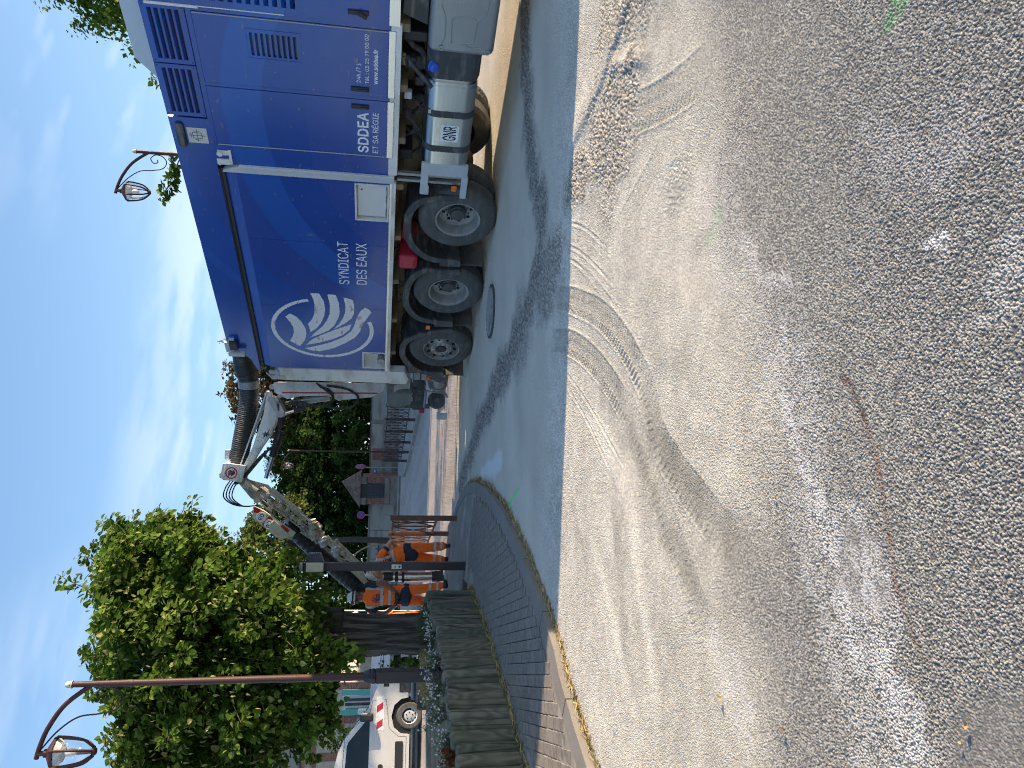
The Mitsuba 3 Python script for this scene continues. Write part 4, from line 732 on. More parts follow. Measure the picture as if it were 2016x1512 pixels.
for x, z, r_ in ((-2.72, 2.70, .09), (-2.92, 2.66, .085), (-3.06, 2.52, .075), (-3.24, 2.28, .07)):
    bm('swivel', [tube([(x + .07, YB - .24, z + .03), (x - .10, YB - .22, z - .02)], r_ * .8, 14), tube([(x + .02, YB - .24, z + .015), (x - .01, YB - .24, z + .01)], r_ * 1.05, 14)], 'm_boomdirty' if r_ > .08 else 'm_lightgrey', arm3, 30)
# the box with the speed discs
sg = bm('warning_board', [pr([(-2.40, 3.78), (-2.49, 3.60), (-2.90, 3.02), (-3.02, 3.10), (-2.92, 3.42), (-2.62, 3.80)], -.27, -.20)], 'm_cream', label='striped board on the boom with two speed discs')
bm('red_chevron', prism(unary_union([Polygon([(-2.41, 3.77), (-2.47, 3.64), (-2.53, 3.68), (-2.52, 3.78)]), Polygon([(-2.58, 3.50), (-2.64, 3.42), (-2.80, 3.56), (-2.74, 3.62)]), Polygon([(-2.74, 3.26), (-2.84, 3.12), (-2.94, 3.20), (-2.86, 3.36)])]), YB - .2725, YB - .2705), 'm_redpaint', sg)
for s_, x, z in (('90', -2.605, 3.640), ('80', -2.74, 3.50)):
    tilt = shift(x, YB - .273, z) @ rot([0, 1, 0], .35)
    bm('speed_disc', moved(lathe([(0, 0), (.088, 0), (.088, .006), (0, .006)], 28, 'y'), tilt), 'm_letter', sg)
    t = text(s_, .075, .001, True); c = t.bounds.mean(0); t.apply_translation(-c)
    bm('lettering', moved(moved(t, FACE), tilt @ shift(0, -.0075, 0)), 'm_ink', sg)
bm('board_box', pr([(-2.66, 3.40), (-2.96, 3.10), (-3.02, 3.28), (-2.88, 3.48), (-2.74, 3.50)], -.30, -.276), 'm_cream', sg)
# ---------------------------------------------------------------- street lamps
def lamp(label, x, y, z0, ztop, size=1., turn=-1., base=None, cat_group=None, blk=.14):
    t = thing('street_lamp', label, 'street lamp', cat_group); s = size; zb = base if base is not None else z0 + 1.0
    O = shift(x, y, 0)
    P = lambda n, m, b='m_lampbrown', par=None, sm=False: add(n, m, b, par or t, sm, O)
    P('lamp_base', [rb(-blk / 2, blk / 2, -blk / 2, blk / 2, z0, zb, .012), lathe([(0, zb), (blk * .62, zb), (blk * .66, zb + .03), (blk * .6, zb + .05), (blk * .62, zb + .07), (blk * .52, zb + .10), (blk * .42, zb + .13), (0, zb + .13)], 8)], 'm_postbrown')
    P('pole', [tube([(0, 0, zb + .12), (0, 0, zb + .12 + (ztop - zb) * .80), (0, 0, ztop)], [.046 * s, .036 * s, .030 * s], 16), tube([(0, 0, ztop - .66 * s), (0, 0, ztop - .60 * s)], .041 * s, 16)], sm=30)
    P('finial', [sphere((0, 0, ztop + .01), .036 * s, 2), tube([(0, 0, ztop - .03), (0, 0, ztop - .02)], .042 * s, 14)], 'm_cream')
    k = turn * s; e = (.74 * k, 0, ztop + .28 * s)
    arc = spline([(0, 0, ztop - .27 * s), (.03 * k, 0, ztop - .20 * s), (.22 * k, 0, ztop + .04 * s), (.46 * k, 0, ztop + .20 * s), (.66 * k, 0, ztop + .28 * s), (.80 * k, 0, ztop + .315 * s)], 8)
    P('arm', tube(arc, .026 * s, 12), sm=40)
    sc = spline([(.70 * k, 0, ztop + .27 * s), (.50 * k, 0, ztop + .10 * s), (.36 * k, 0, ztop - .10 * s), (.33 * k, 0, ztop - .32 * s), (.28 * k, 0, ztop - .50 * s), (.16 * k, 0, ztop - .56 * s), (.06 * k, 0, ztop - .48 * s), (.04 * k, 0, ztop - .36 * s), (.11 * k, 0, ztop - .28 * s), (.19 * k, 0, ztop - .33 * s), (.18 * k, 0, ztop - .40 * s), (.13 * k, 0, ztop - .40 * s)], 8)
    P('scroll', tube(sc, .009 * s, 8), sm=True)
    lx, lz = .745 * k, ztop + .235 * s
    lan = P('lantern', [tube([(lx, 0, lz + .07 * s), (lx, 0, lz - .05 * s)], .028 * s, 10), tube([(lx, 0, lz + .0 * s), (lx, 0, lz - .025 * s)], .045 * s, 12)] + [moved(lathe([(0, lz - .02 * s), (.05 * s, lz - .03 * s), (.17 * s, lz - .10 * s), (.185 * s, lz - .13 * s), (0, lz - .132 * s)], 6), shift(lx, 0, 0))], 'm_lampbrown')
    hexa = np.arange(6) * PI / 3; rim = []
    for a in hexa:
        c, sn = math.cos(a), math.sin(a)
        rim.append(tube(spline([(lx + .178 * s * c, .178 * s * sn, lz - .13 * s), (lx + .165 * s * c, .165 * s * sn, lz - .26 * s), (lx + .13 * s * c, .13 * s * sn, lz - .40 * s), (lx + .05 * s * c, .05 * s * sn, lz - .50 * s)], 5), .0145 * s, 6))
    rim.append(moved(lathe([(0, -.03 * s), (.035 * s, -.02 * s), (.055 * s, .01 * s), (.03 * s, .03 * s), (0, .03 * s)], 12), shift(lx, 0, lz - .51 * s)))
    P('lantern_frame', rim, 'm_lampbrown', lan, True)
    gl = []
    prof = [(.170, -.132), (.158, -.26), (.124, -.40), (.05, -.49)]
    for a, b in zip(hexa, np.roll(hexa, -1)):
        v = []
        for r_, z_ in prof: v += [(lx + r_ * s * math.cos(a), r_ * s * math.sin(a), lz + z_ * s), (lx + r_ * s * math.cos(b), r_ * s * math.sin(b), lz + z_ * s)]
        f = []
        for q in range(3): f += [(2 * q, 2 * q + 1, 2 * q + 3), (2 * q, 2 * q + 3, 2 * q + 2)]
        gl.append(tm(v, f))
    P('lantern_panes', gl, 'm_lampglass', lan); P('reflector', [moved(lathe([(0, lz - .135 * s), (.15 * s, lz - .137 * s), (.10 * s, lz - .19 * s), (0, lz - .19 * s)], 18), shift(lx, 0, 0))], 'm_white', lan); P('bulb', [sphere((lx, 0, lz - .27 * s), .045 * s, 2, (1, 1, 1.5))], 'm_bulb', lan)
scene['m_lampglass'] = {'type': 'thindielectric', 'int_ior': 1.5}
mat('m_bulb', [.8, .8, .78], .3)
lamp('brown street lamp in the flower bed, standing before the leafy linden', -3.46, 9.1, .40, 4.76, 1.0, -1., 1.45)
lamp('brown street lamp rising behind the blue truck', 4.16, 15.5, .1, 6.27, 1.02, -1., 1.2)
lamp('brown street lamp by the far wall, seen behind the boom', -3.80, 41.0, .4, 6.35, 1.05, -1., 1.5)

# ---------------------------------------------------------------- control post
post = thing('control_post', 'dark brown square post carrying a cream and navy control box, beside two workers', 'post')
PO = shift(-2.86, 11.95, 0) @ rot([0, 0, 1], .12)
gz = float(pave_z(-2.86, 11.95)[0])
add('shaft', [rb(-.062, .062, -.062, .062, gz - .02, 2.585, .008), bx(-.055, .055, -.066, -.06, .45, .452)], 'm_postbrown', post, False, PO)
add('shaft_cap', [rb(-.064, .064, -.064, .064, 2.585, 2.64, .02)], 'm_greymetal', post, False, PO)
cb = add('control_box', [rb(-.06, .085, -.20, -.062, 2.275, 2.53, .014)], 'm_cream', post, False, PO)
add('box_cover', [moved(prism(Polygon([(0, 2.275), (0, 2.53), (.13, 2.50), (.13, 2.33)]), -.20, -.02), shift(.087, 0, 0))], 'm_navybox', cb, False, PO)
sp = add('push_button', [rb(-.035, .035, -.078, -.06, 1.115, 1.27, .01)], 'm_cream', post, False, PO)
add('button', [moved(lathe([(0, 0), (.016, 0), (.014, .008), (0, .008)], 16, 'y'), shift(0, -.078, 1.15)), moved(lathe([(0, 0), (.018, 0), (.018, .001), (0, .001)], 3, 'y'), shift(0, -.079, 1.215))], 'm_ink', sp, False, PO)

# ---------------------------------------------------------------- pedestrian railings
def railing(label, a, b, n, h, post_w, bsdf, group=None, zoff=.12, slim=1.):
    t = thing('street_railing', label, 'railing', group)
    a, b = np.array(a), np.array(b); d = (b - a) / n; L = np.linalg.norm(d); ang = math.atan2(d[1], d[0])
    for k in range(n + 1):
        p = a + d * k; z = float(base_z(p[0], p[1])) + zoff; M = shift(p[0], p[1], z) @ rot([0, 0, 1], ang)
        add('post', rb(-post_w / 2, post_w / 2, -post_w / 2, post_w / 2, -.12, h, .006), bsdf, t, False, M)
        if k == n: break
        w = .026 * slim; e0, e1 = post_w / 2, L - post_w / 2; z0, z1 = h * .27, h * .955; mid = L / 2
        X = [bar((e0, 0, z1), (e1, 0, z1), w * 1.3, w * 1.3), bar((e0, 0, z0), (e1, 0, z0), w * 1.3, w * 1.3)]
        nb = 2
        for q in range(nb):
            c0, c1 = e0 + (e1 - e0) * q / nb, e0 + (e1 - e0) * (q + 1) / nb; cm = (c0 + c1) / 2; zm = (z0 + z1) / 2
            if q: X.append(bar((c0, 0, z0), (c0, 0, z1), w, w))
            for s1, s2 in ((c0, c1), (c1, c0)):
                X.append(tube(spline([(s1, 0, z1), ((s1 + cm) / 2 + (cm - s1) * .12, 0, (z1 + zm) / 2), (cm, 0, zm), ((s2 + cm) / 2 + (cm - s2) * .12, 0, (z0 + zm) / 2), (s2, 0, z0)], 4), w * .42, 6))
            X.append(bar((cm, 0, z0), (cm, 0, z1), w * .8, w * .8))
        add('panel', X, bsdf, t, False, M)
    return t
railing('rusty brown railing at the pavement corner beside the bending worker', (-2.50, 14.10), (-3.65, 17.05), 2, 1.16, .085, 'm_rustbrown')
railing('row of dark brown railings along the far pavement, in front of the pale wall', (-.35, 26.6), (-3.85, 37.2), 6, 1.15, .10, 'm_postbrown', slim=1.25)

# ---------------------------------------------------------------- log palisade round the flower bed
LOGS = ['m_log_a', 'm_log_b', 'm_log_c', 'm_log_d']
def logwood(a_, b_):
    def fn(p, n, uv):
        a = fbm(p.x * 5, p.y * 5, p.z * 1.1, 3); rings = .5 + .5 * dr.sin(a * 62)
        g = fbm(p.x * 45, p.y * 45, p.z * 4, 3)
        c = mix(a_, b_, rings * .55 + g * .45); crack = smoothstep(.035, .0, dr.abs(fbm(p.x * 8 + 3, p.y * 8, p.z * .55, 2) - .5))
        return mix(c, [.014, .015, .011], crack * .8)
    return proc(fn)
for k, a_, b_ in zip(LOGS, ([.056, .060, .040], [.070, .064, .045], [.045, .053, .037], [.082, .078, .058]), ([.15, .145, .105], [.18, .162, .12], [.125, .13, .094], [.20, .185, .145])): mat(k, logwood(a_, b_), .85)
FL = np.array([(-4.05, 3.0), (-3.75, 4.0), (-3.52, 5.1), (-3.30, 6.51), (-3.22, 6.95), (-3.12, 7.53), (-3.07, 8.11), (-3.01, 8.78), (-2.97, 9.67), (-2.95, 10.75), (-3.06, 11.25), (-3.35, 11.65), (-4.0, 12.1), (-4.9, 12.6), (-5.4, 12.8)])
fence = thing('log_fence', 'low palisade of upright grey green logs along the paved path', 'fence')
fl = LineString(FL); r = np.random.default_rng(21); s = .05
while s < fl.length - .1:
    rad = r.uniform(.066, .082); s += rad * 1.10; p = np.array(fl.interpolate(s).coords[0]); s += rad * 1.10
    z0 = float(pave_z(p[0], p[1])[0]); top = .745 + .03 * (p[1] > 9.5) + r.normal(0, .016) + float(base_z(p[0], p[1]))
    prof = [(rad, z0 - .05), (rad, top - .028), (rad - .010, top - .008), (rad - .03, top + .002), (0, top + .004)]
    m = lathe(prof, 18); q = m.vertices; th = np.arctan2(q[:, 1], q[:, 0]); rr_ = np.hypot(q[:, 0], q[:, 1])
    k = 1 + .06 * (meshkit.noise(np.stack([th * 1.6 + s * 9, th * 0, q[:, 2] * .5], 1)) - .5) + .03 * (meshkit.noise(np.stack([th * 5 + s * 3, th * 0 + 2, q[:, 2] * 1.5], 1)) - .5)
    m.vertices[:, :2] *= k[:, None]
    M = shift(p[0] - .06, p[1], 0) @ shift(0, 0, z0) @ rot([1, 0, 0], r.normal(0, .008)) @ rot([0, 1, 0], r.normal(0, .01)) @ rot([0, 0, 1], r.uniform(0, 6)) @ shift(0, 0, -z0)
    add('log', m, LOGS[r.integers(4)], fence, 40, M)
m, c = litter(np.array([(x + .045, y) for x, y in FL[2:11]]), 1500, .03, lambda p: float(pave_z(p[0], p[1])[0]), 13, STRAW + [(.06, .09, .03), (.09, .12, .05)])
add('straw', m, 'm_litter', color=np.clip(c, 0, 1), kind='stuff', label='dry litter and weeds lying along the foot of the log fence', category='litter')
speck('m_soil', [.14, .105, .07], .4, 5, .95, dirt=[.25, .20, .13])
bed = Polygon([(x - .12, y) for x, y in FL] + [(-6.2, 12.2), (-5.6, 10.0), (-4.7, 8.8), (-4.5, 6.0), (-5.0, 3.0)])
bs = plan(bed, 0, .62); add('flower_bed', bs, 'm_soil', kind='structure')

# ---------------------------------------------------------------- small things on the road
def leaf_mesh(l, w, curl, r):
    u = np.linspace(0, 1, 6); v = []
    for t in u:
        ww = w * math.sin(PI * min(.98, t + .04)) ** .7
        for sgn in (-1, 0, 1): v.append((l * (t - .5), sgn * ww / 2, curl * (t - .5) ** 2 * 4 * l + .25 * abs(sgn) * ww * r))
    f = []
    for i in range(5):
        for j in range(2): a = i * 3 + j; f += [(a, a + 1, a + 4), (a, a + 4, a + 3)]
    return tm(v, f)
mat('m_dryleaf', [.45, .24, .10], .8); mat('m_yellowleaf', [.42, .33, .12], .8); mat('m_darkleaf', [.20, .12, .07], .8)
for lab, x, y, a, l, b in (('curled orange dry leaf lying nearest the viewer on dark asphalt', -.79, 1.66, .4, .028, 'm_dryleaf'), ('small yellow dry leaf beside the curled orange one on asphalt', -.84, 1.675, 2.0, .018, 'm_yellowleaf'), ('small yellow stalk on the pale dusty road toward the pavement', -1.28, 3.01, 1.2, .045, 'm_yellowleaf'), ('dark twig of dry leaf lying on grey asphalt below the white smears', -1.18, 2.50, 1.6, .04, 'm_darkleaf'), ('tiny yellow leaf at the near end of the dusty zone', -.38, 2.62, 1.5, .022, 'm_yellowleaf')):
    k = uniq('fallen_leaf'); gzv = float(ground_field(np.array([x]), np.array([y]))[0][0])
    add('fallen_leaf', leaf_mesh(l * .75, l * .45, .35, .5), b, None, False, shift(x, y, gzv + .009) @ rot([0, 0, 1], a) @ rot([1, 0, 0], .3), label=lab, category='leaf')
mh = thing('manhole_cover', 'round iron manhole cover with dust on it, lying beside the middle truck wheel', 'manhole cover')
def mh_fn(p, n, uv): return mix([.30, .285, .265], [.20, .195, .19], smoothstep(.4, .7, fbm(p.x * 9, p.y * 9, 1.0, 4)))
mat('m_iron', proc(mh_fn), .8); speck('m_ironring', [.07, .07, .07], .3, 20, .8)
add('cover', lathe([(0, .0), (.345, .0), (.345, .026), (0, .026)], 48), 'm_iron', mh, False, shift(1.02, 10.83, 0)); add('ring', lathe([(.352, .0), (.385, .0), (.385, .022), (.352, .022)], 48), 'm_ironring', mh, False, shift(1.02, 10.83, 0))
# ---------------------------------------------------------------- leaves
HEART = np.array([(0, 0, 0), (-.40, .16, .05), (-.47, .48, .09), (-.26, .82, .04), (0, 1.1, -.06), (.26, .82, .04), (.47, .48, .09), (.40, .16, .05), (0, .5, -.03)])
HEART_F = np.array([(8, 1, 0), (8, 2, 1), (8, 3, 2), (8, 4, 3), (8, 5, 4), (8, 6, 5), (8, 7, 6), (8, 0, 7)])
LANCE = np.array([(0, 0, 0), (-.24, .35, .04), (0, 1.1, -.05), (.24, .35, .04)]); LANCE_F = np.array([(0, 2, 1), (0, 3, 2)])
def norm(v): return v / (np.linalg.norm(v, axis=1, keepdims=True) + 1e-9)
FARLEAF = np.array([(0, 0, 0), (-.46, .5, .06), (0, 1.1, -.05), (.46, .5, .06)])
def leaves(pos, axis, nrm, size, col, shape='heart', jit=.25, rg=None):
    V, F = (HEART, HEART_F) if shape == 'heart' else (FARLEAF, LANCE_F) if shape == 'far' else (LANCE, LANCE_F)
    y = norm(axis); x = norm(np.cross(y, nrm)); z = np.cross(x, y); n = len(pos); k = len(V)
    v = pos[:, None] + size[:, None, None] * (V[None, :, 0:1] * x[:, None] + V[None, :, 1:2] * y[:, None] + V[None, :, 2:3] * z[:, None])
    f = F[None] + (np.arange(n) * k)[:, None, None]
    return tm(v.reshape(-1, 3), f.reshape(-1, 3)), np.repeat(col, k, 0)
def leafmat(k, trans=.75, rough=.45):
    scene[k] = {'type': 'principledthin', 'base_color': {'type': 'mesh_attribute', 'name': 'vertex_color'}, 'roughness': rough, 'diff_trans': trans, 'spec_trans': 0.0, 'eta': 1.38}
    return k
leafmat('m_leaf', .8); leafmat('m_leaf_far', .6, .6)
def bark_fn(p, n, uv):
    a = dr.atan2(p.y - 12.05, p.x + 3.95); g = fbm(a * 9 + 20, p.z * 1.7, 3.0, 4)
    return mix([.038, .033, .029], [.125, .112, .098], smoothstep(.35, .7, g))
mat('m_bark', proc(bark_fn), .95); speck('m_twig', [.10, .08, .055], .3, 12, .9); speck('m_darkbark', [.06, .05, .042], .3, 8, .95)

def crown_shoots(r, n, centre, rad, power=2.6, low=-.95, spread=.5):
    """Shoot bases and directions filling a rounded-box crown, thicker towards its shell."""
    out = []
    while len(out) < n:
        d = r.normal(0, 1, 3); d /= np.linalg.norm(d)
        if d[2] < low: continue
        k = (np.abs(d) ** power).sum() ** (-1 / power)
        out.append((np.array(centre) + d * k * np.array(rad) * r.uniform(.42, .90) ** .6, d))
    return out

def leafy(r, shoots, per, length, size, cols, up=.35, shape='heart', droop=.25, light=None):
    P_, A_, N_, S_, C_ = [], [], [], [], []; twigs = []
    for b, d in shoots:
        L = length * r.uniform(.6, 1.3); dirn = norm((d * .8 + np.array([0, 0, up]) + r.normal(0, .35, 3))[None])[0]
        t = np.linspace(0, 1, 6); pts = b + np.outer(t, dirn) * L + np.outer(t ** 2, [0, 0, -droop * L]) * r.uniform(.2, 1.2); twigs.append(pts)
        m = max(3, int(per * r.uniform(.6, 1.4))); u = r.uniform(.05, 1.03, m)
        q = np.stack([np.interp(u, t, pts[:, k]) for k in range(3)], 1)
        side = norm(np.cross(dirn, r.normal(0, 1, (m, 3)))); ax = norm(side * .9 + dirn * .45 + np.array([0, 0, -.45]) + r.normal(0, .25, (m, 3)))
        nn = norm(np.array([0, 0, .75]) + d * .55 + r.normal(0, .5, (m, 3)))
        s = size * r.uniform(.62, 1.2, m) * (1.06 - .35 * u)
        q = q + side * (.03 + .35 * size * r.uniform(0, 1.6, (m, 1)))
        base = cols[0] * 1.0; tone = r.uniform(.75, 1.3); young = np.clip((u - .62) / .38, 0, 1)[:, None] * r.uniform(0, 1.)
        c = (base * (1 - young) + cols[1] * young) * tone * r.uniform(.8, 1.2, (m, 1))
        odd = r.uniform(0, 1, (m, 1)) < cols[3]; c = np.where(odd, cols[2] * r.uniform(.7, 1.2, (m, 1)), c)
        P_.append(q); A_.append(ax); N_.append(nn); S_.append(s); C_.append(c)
    return leaves(np.vstack(P_), np.vstack(A_), np.vstack(N_), np.concatenate(S_), np.clip(np.vstack(C_), .003, .9), shape), twigs

# ---------------------------------------------------------------- the linden in the bed
r = np.random.default_rng(77)
lt = thing('linden_tree', 'large leafy linden with a thick ridged trunk standing in the flower bed', 'tree')
zz = np.concatenate([np.linspace(.25, .7, 14), np.linspace(.72, 2.35, 52)]); th = np.linspace(0, 2 * PI, 150, endpoint=False); TZ, TH = np.meshgrid(zz, th, indexing='ij')
rad = .285 + .10 * np.exp(-(TZ - .3) / .22) + .10 * sst(1.5, 2.3, TZ)
rad = rad * (1 + .10 * (meshkit.noise(np.stack([np.cos(TH) * 1.4 + 5, np.sin(TH) * 1.4, TZ * .6], -1)) - .5))
wv = TH + .22 * (meshkit.fbm(np.stack([np.cos(TH) * 2, np.sin(TH) * 2, TZ * 1.7], -1), 3, 4) - .5)
rg = meshkit.fbm(np.stack([np.cos(wv) * 8.5, np.sin(wv) * 8.5, TZ * 1.25], -1), 3, 9); rg = np.abs(rg - .5) * 2
rad = rad + .050 * np.clip(rg * 2.2, 0, 1) - .020
v = np.stack([-3.95 + rad * np.cos(TH), 12.05 + rad * np.sin(TH), TZ], -1).reshape(-1, 3); nz_, nt = TZ.shape
i, j = np.meshgrid(np.arange(nz_ - 1), np.arange(nt), indexing='ij'); a, b = i * nt + j, i * nt + (j + 1) % nt
add('trunk', tm(v, np.vstack([np.stack([a, b, b + nt], -1).reshape(-1, 3), np.stack([a, b + nt, a + nt], -1).reshape(-1, 3)])), 'm_bark', lt, True)
limbs = []
for k in range(9):
    a = k * 2 * PI / 9 + r.uniform(-.3, .3); e = np.array([-4.15 + .9 * math.cos(a), 12.1 + 1.0 * math.sin(a), r.uniform(3.5, 4.4)])
    limbs.append(tube(spline([(-3.85 + .2 * math.cos(a), 12.05 + .2 * math.sin(a), 2.0), (-4.0 + .45 * math.cos(a), 12.05 + .5 * math.sin(a), 2.7), e], 6), np.linspace(.13, .035, 13), 8))
limbs.append(tube([(-3.9, 12.05, 2.1), (-3.95, 12.05, 3.4), (-4.0, 12.0, 5.0)], [.22, .13, .05], 10))
add('limbs', limbs, 'm_darkbark', lt, True)
LC = (np.array([.066, .128, .020]), np.array([.185, .255, .05]), np.array([.36, .37, .14]), .05)
def inside(b):
    q, el = b[0] / b[1], (b[2] - CAM_H) / b[1]         # the crown leans away from the street: its outline as seen along the pavement
    if b[1] > 12.3 and el < .16: return -.45 < q < np.interp(el, [.06, .08, .12, .16], [-.30, -.285, -.265, -.245]) and el > .075
    return q < np.interp(el, [.04, .10, .147, .197, .236, .33, .40], [-.315, -.300, -.268, -.232, -.205, -.215, -.26]) and el < np.interp(q, [-.5, -.44, -.36, -.22], [.245, .285, .312, .312]) and el > np.interp(q, [-.5, -.42, -.34, -.28], [.165, .12, .10, .09])
sh = [s for s in crown_shoots(r, 2200, (-4.05, 12.05, 3.95), (2.0, 1.9, 1.98), 3.2) if inside(s[0])][:760]
sh += [(b * .55 + np.array([-4.1, 12.3, 3.9]) * .45, d) for b, d in sh[:170]]
for x, z in ((-2.15, 4.35), (-2.05, 4.6), (-2.3, 3.9), (-2.75, 3.3), (-3.2, 2.8), (-2.35, 4.9), (-5.6, 2.9), (-5.9, 3.4)):
    for _ in range(2): sh.append((np.array([x - .45, 11.6 + r.uniform(-.7, .6), z]) + r.normal(0, .14, 3), norm(np.array([[np.sign(x + 4) * .7, -.2, .45 if z > 3 else -.2]]))[0]))
for _ in range(36): sh.append((np.array([-3.95 + r.uniform(-.75, .45), 11.55 + r.uniform(-.6, .3), r.uniform(2.1, 2.75)]), norm(np.array([[r.normal(0, .5), -.6, -.1]]))[0]))
for _ in range(60):                      # low hanging leaves round the trunk head
    a = r.uniform(0, 2 * PI); b = np.array([-4.1 + 1.2 * math.cos(a), 12.0 + 1.2 * math.sin(a), r.uniform(2.2, 2.8)])
    if -.43 < b[0] / b[1] < -.315: sh.append((b, np.array([math.cos(a) * .6, math.sin(a) * .6, -.1])))
(m, c), tw = leafy(r, sh, 74, .64, .110, LC)
add('crown', m, 'm_leaf', lt, False, color=c)
add('twigs', [tube(t, np.linspace(.009, .003, len(t)), 4, False) for t in tw], 'm_twig', lt)
# pale bracts hanging in bunches
q = np.array([s[0] + s[1] * .30 + r.normal(0, .13, 3) for s in sh if r.uniform() < .6 for _ in range(9)])
mb, cb_ = leaves(q, norm(r.normal(0, .4, q.shape) + [0, 0, -1]), norm(r.normal(0, 1, q.shape)), r.uniform(.05, .085, len(q)), np.array([.42, .43, .17]) * r.uniform(.7, 1.15, (len(q), 1)), 'lance')
add('bracts', mb, 'm_leaf', lt, False, color=cb_)

# ---------------------------------------------------------------- other trees
def tree(name, label, centre, rad, n, per, size, cols, trunk=None, seed=1, shape='far', length=.9, power=2.2, group=None, up=.3, low=-.8, category='tree'):
    rr_ = np.random.default_rng(seed); t = thing(name, label, category, group)
    s = crown_shoots(rr_, n, centre, rad, power, low)
    lump = [(b + 0.22 * np.array(rad) * (meshkit.noise(np.array([b * .55 + k for k in (0, 7.3, 15.1)]), seed) - .5) * 2, d) for b, d in s]
    (m, c), tw = leafy(rr_, lump, per, length, size, cols, up, shape)
    add('crown', m, 'm_leaf_far', t, False, color=c)
    if trunk:
        x, y, z0, z1, w = trunk
        tk_ = [tube(spline([(x, y, z0), (x + .1, y, (z0 + z1) / 2), (x, y, z1)], 5), np.linspace(w, w * .6, 11), 9)]
        for k in range(5):
            b = s[rr_.integers(len(s))][0]; tk_.append(tube(spline([(x, y, z1 - .4), ((x + b[0]) / 2, (y + b[1]) / 2, (z1 + b[2]) / 2 + .3), b], 5), np.linspace(w * .5, w * .12, 11), 6))
        add('trunk', tk_, 'm_darkbark', t, True)
    return t
G = lambda a, b, c, k: (np.array(a), np.array(b), np.array(c), k)
DK = G([.028, .055, .016], [.05, .085, .022], [.09, .12, .03], .04); MID = G([.045, .085, .02], [.085, .125, .03], [.13, .15, .05], .05)
tree('linden_tree', 'sunlit linden crown showing above the front roof of the blue truck', (11.9, 23.0, 9.35), (2.2, 2.4, 1.85), 210, 40, .17, LC, (12.3, 23.0, 0, 10, .2), 31, length=1.0)
tw_t = thing('linden_tree', 'linden of which one leafy spray shows above the truck, under the lantern', 'tree')
sp_ = [(np.array([5.0 - k * .13, 19.5, 6.55 + k * .035]) + r.normal(0, .04, 3), np.array([-.6, -.1, .2])) for k in range(6)] + [(np.array([6.85, 19.5, 6.95]) + r.normal(0, .05, 3), np.array([-.5, 0, .3])) for k in range(1)] + crown_shoots(r, 50, (6.8, 19.8, 5.2), (1.4, 1.2, 1.2))
(m, c), tw = leafy(r, sp_, 30, .34, .15, LC); add('crown', m, 'm_leaf_far', tw_t, False, color=c)
add('trunk', [tube([(6.7, 19.8, 0), (6.7, 19.8, 5.4)], [.14, .07], 8), tube(spline([(6.7, 19.8, 5.0), (5.8, 19.6, 6.2), (4.35, 19.5, 6.8)], 5), np.linspace(.04, .006, 11), 5)], 'm_darkbark', tw_t)
BR = G([.11, .07, .028], [.16, .095, .035], [.08, .09, .03], .3)
tree('chestnut_tree', 'tall chestnut tree with scorched brown leaves behind the black suction hose', (-.5, 62, 9.0), (4.2, 3.4, 4.0), 300, 34, .42, BR, (-1.5, 62, .5, 7, .35), 41, length=1.6)
tree('broad_tree', 'broad mid green tree behind the boundary wall, in the middle of the grove', (-3.6, 58.5, 4.6), (3.3, 2.2, 3.2), 300, 40, .30, MID, (-3.8, 58.5, .5, 3.5, .25), 42, length=1.3)
tree('broad_tree', 'dense dark tree at the back of the grove, left of the scorched chestnut', (-7.2, 63, 6.4), (4.0, 3.0, 4.0), 330, 36, .34, DK, (-7.2, 63, .5, 4.5, .3), 43, length=1.4)
tree('broad_tree', 'very dark shaded tree directly behind the small brick gatehouse', (-8.8, 58.5, 4.4), (3.0, 2.0, 3.6), 300, 36, .28, DK, (-8.8, 58.5, .5, 3, .25), 44, length=1.2)
tree('yew_tree', 'olive green conifer-like tree with lit top, above the gatehouse roof', (-6.0, 60.0, 7.2), (2.6, 2.0, 2.6), 280, 40, .24, G([.05, .075, .018], [.11, .13, .03], [.14, .15, .05], .05), (-6.0, 60, .5, 5.5, .22), 45, 'lance', 1.1)
tree('broad_tree', 'dark tree farthest along the pale wall, behind the workers', (-13.0, 59.5, 4.6), (3.4, 2.2, 4.2), 300, 36, .30, DK, (-13, 59.5, .5, 3.4, .25), 46, length=1.3)
tree('broad_tree', 'dark tree behind the boom with its crown against the sky', (-10.6, 66, 6.2), (4.0, 3.0, 4.2), 280, 34, .36, DK, (-10.6, 66, .5, 4.6, .3), 47, length=1.4)
tree('broad_tree', 'green tree at the far wall, between the boom and the truck', (0.6, 59.5, 4.4), (2.8, 2.2, 3.0), 240, 36, .30, MID, (.6, 59.5, .5, 3.4, .25), 48, length=1.3)
tree('broad_tree', 'pale green tree behind the speed disc board, partly hidden by the linden', (-8.0, 40, 6.7), (1.9, 1.9, 1.6), 150, 34, .22, G([.09, .12, .03], [.16, .18, .06], [.2, .2, .1], .1), (-8.3, 40, .3, 5.6, .18), 49)
tree('hedge', 'low dark hedge filling the gap between the pale wall and the tree crowns', (-4.0, 56.2, 1.9), (11, .9, 1.7), 520, 26, .24, DK, None, 55, power=6, category='hedge', low=-1)
tree('broad_tree', 'dark bushy tree between the stone house and the workers', (-14.4, 44, 3.0), (2.0, 1.6, 3.0), 240, 36, .22, DK, (-14.4, 44, .2, 3, .2), 58, low=-1)
tree('hedge', 'added hedge unseen behind the blue truck, shading the street', (7.7, 19.0, 1.8), (.6, 1.6, 1.8), 150, 30, .12, MID, None, 56, power=8, category='hedge', low=-1)  # added out of sight, so that its shade darkens a strip of the street
tree('hedge', 'tall dark hedge behind the far pavement, left of the gatehouse', (-18.5, 60, 2.6), (5.0, 1.4, 2.6), 260, 30, .26, DK, None, 50, power=4, category='hedge')
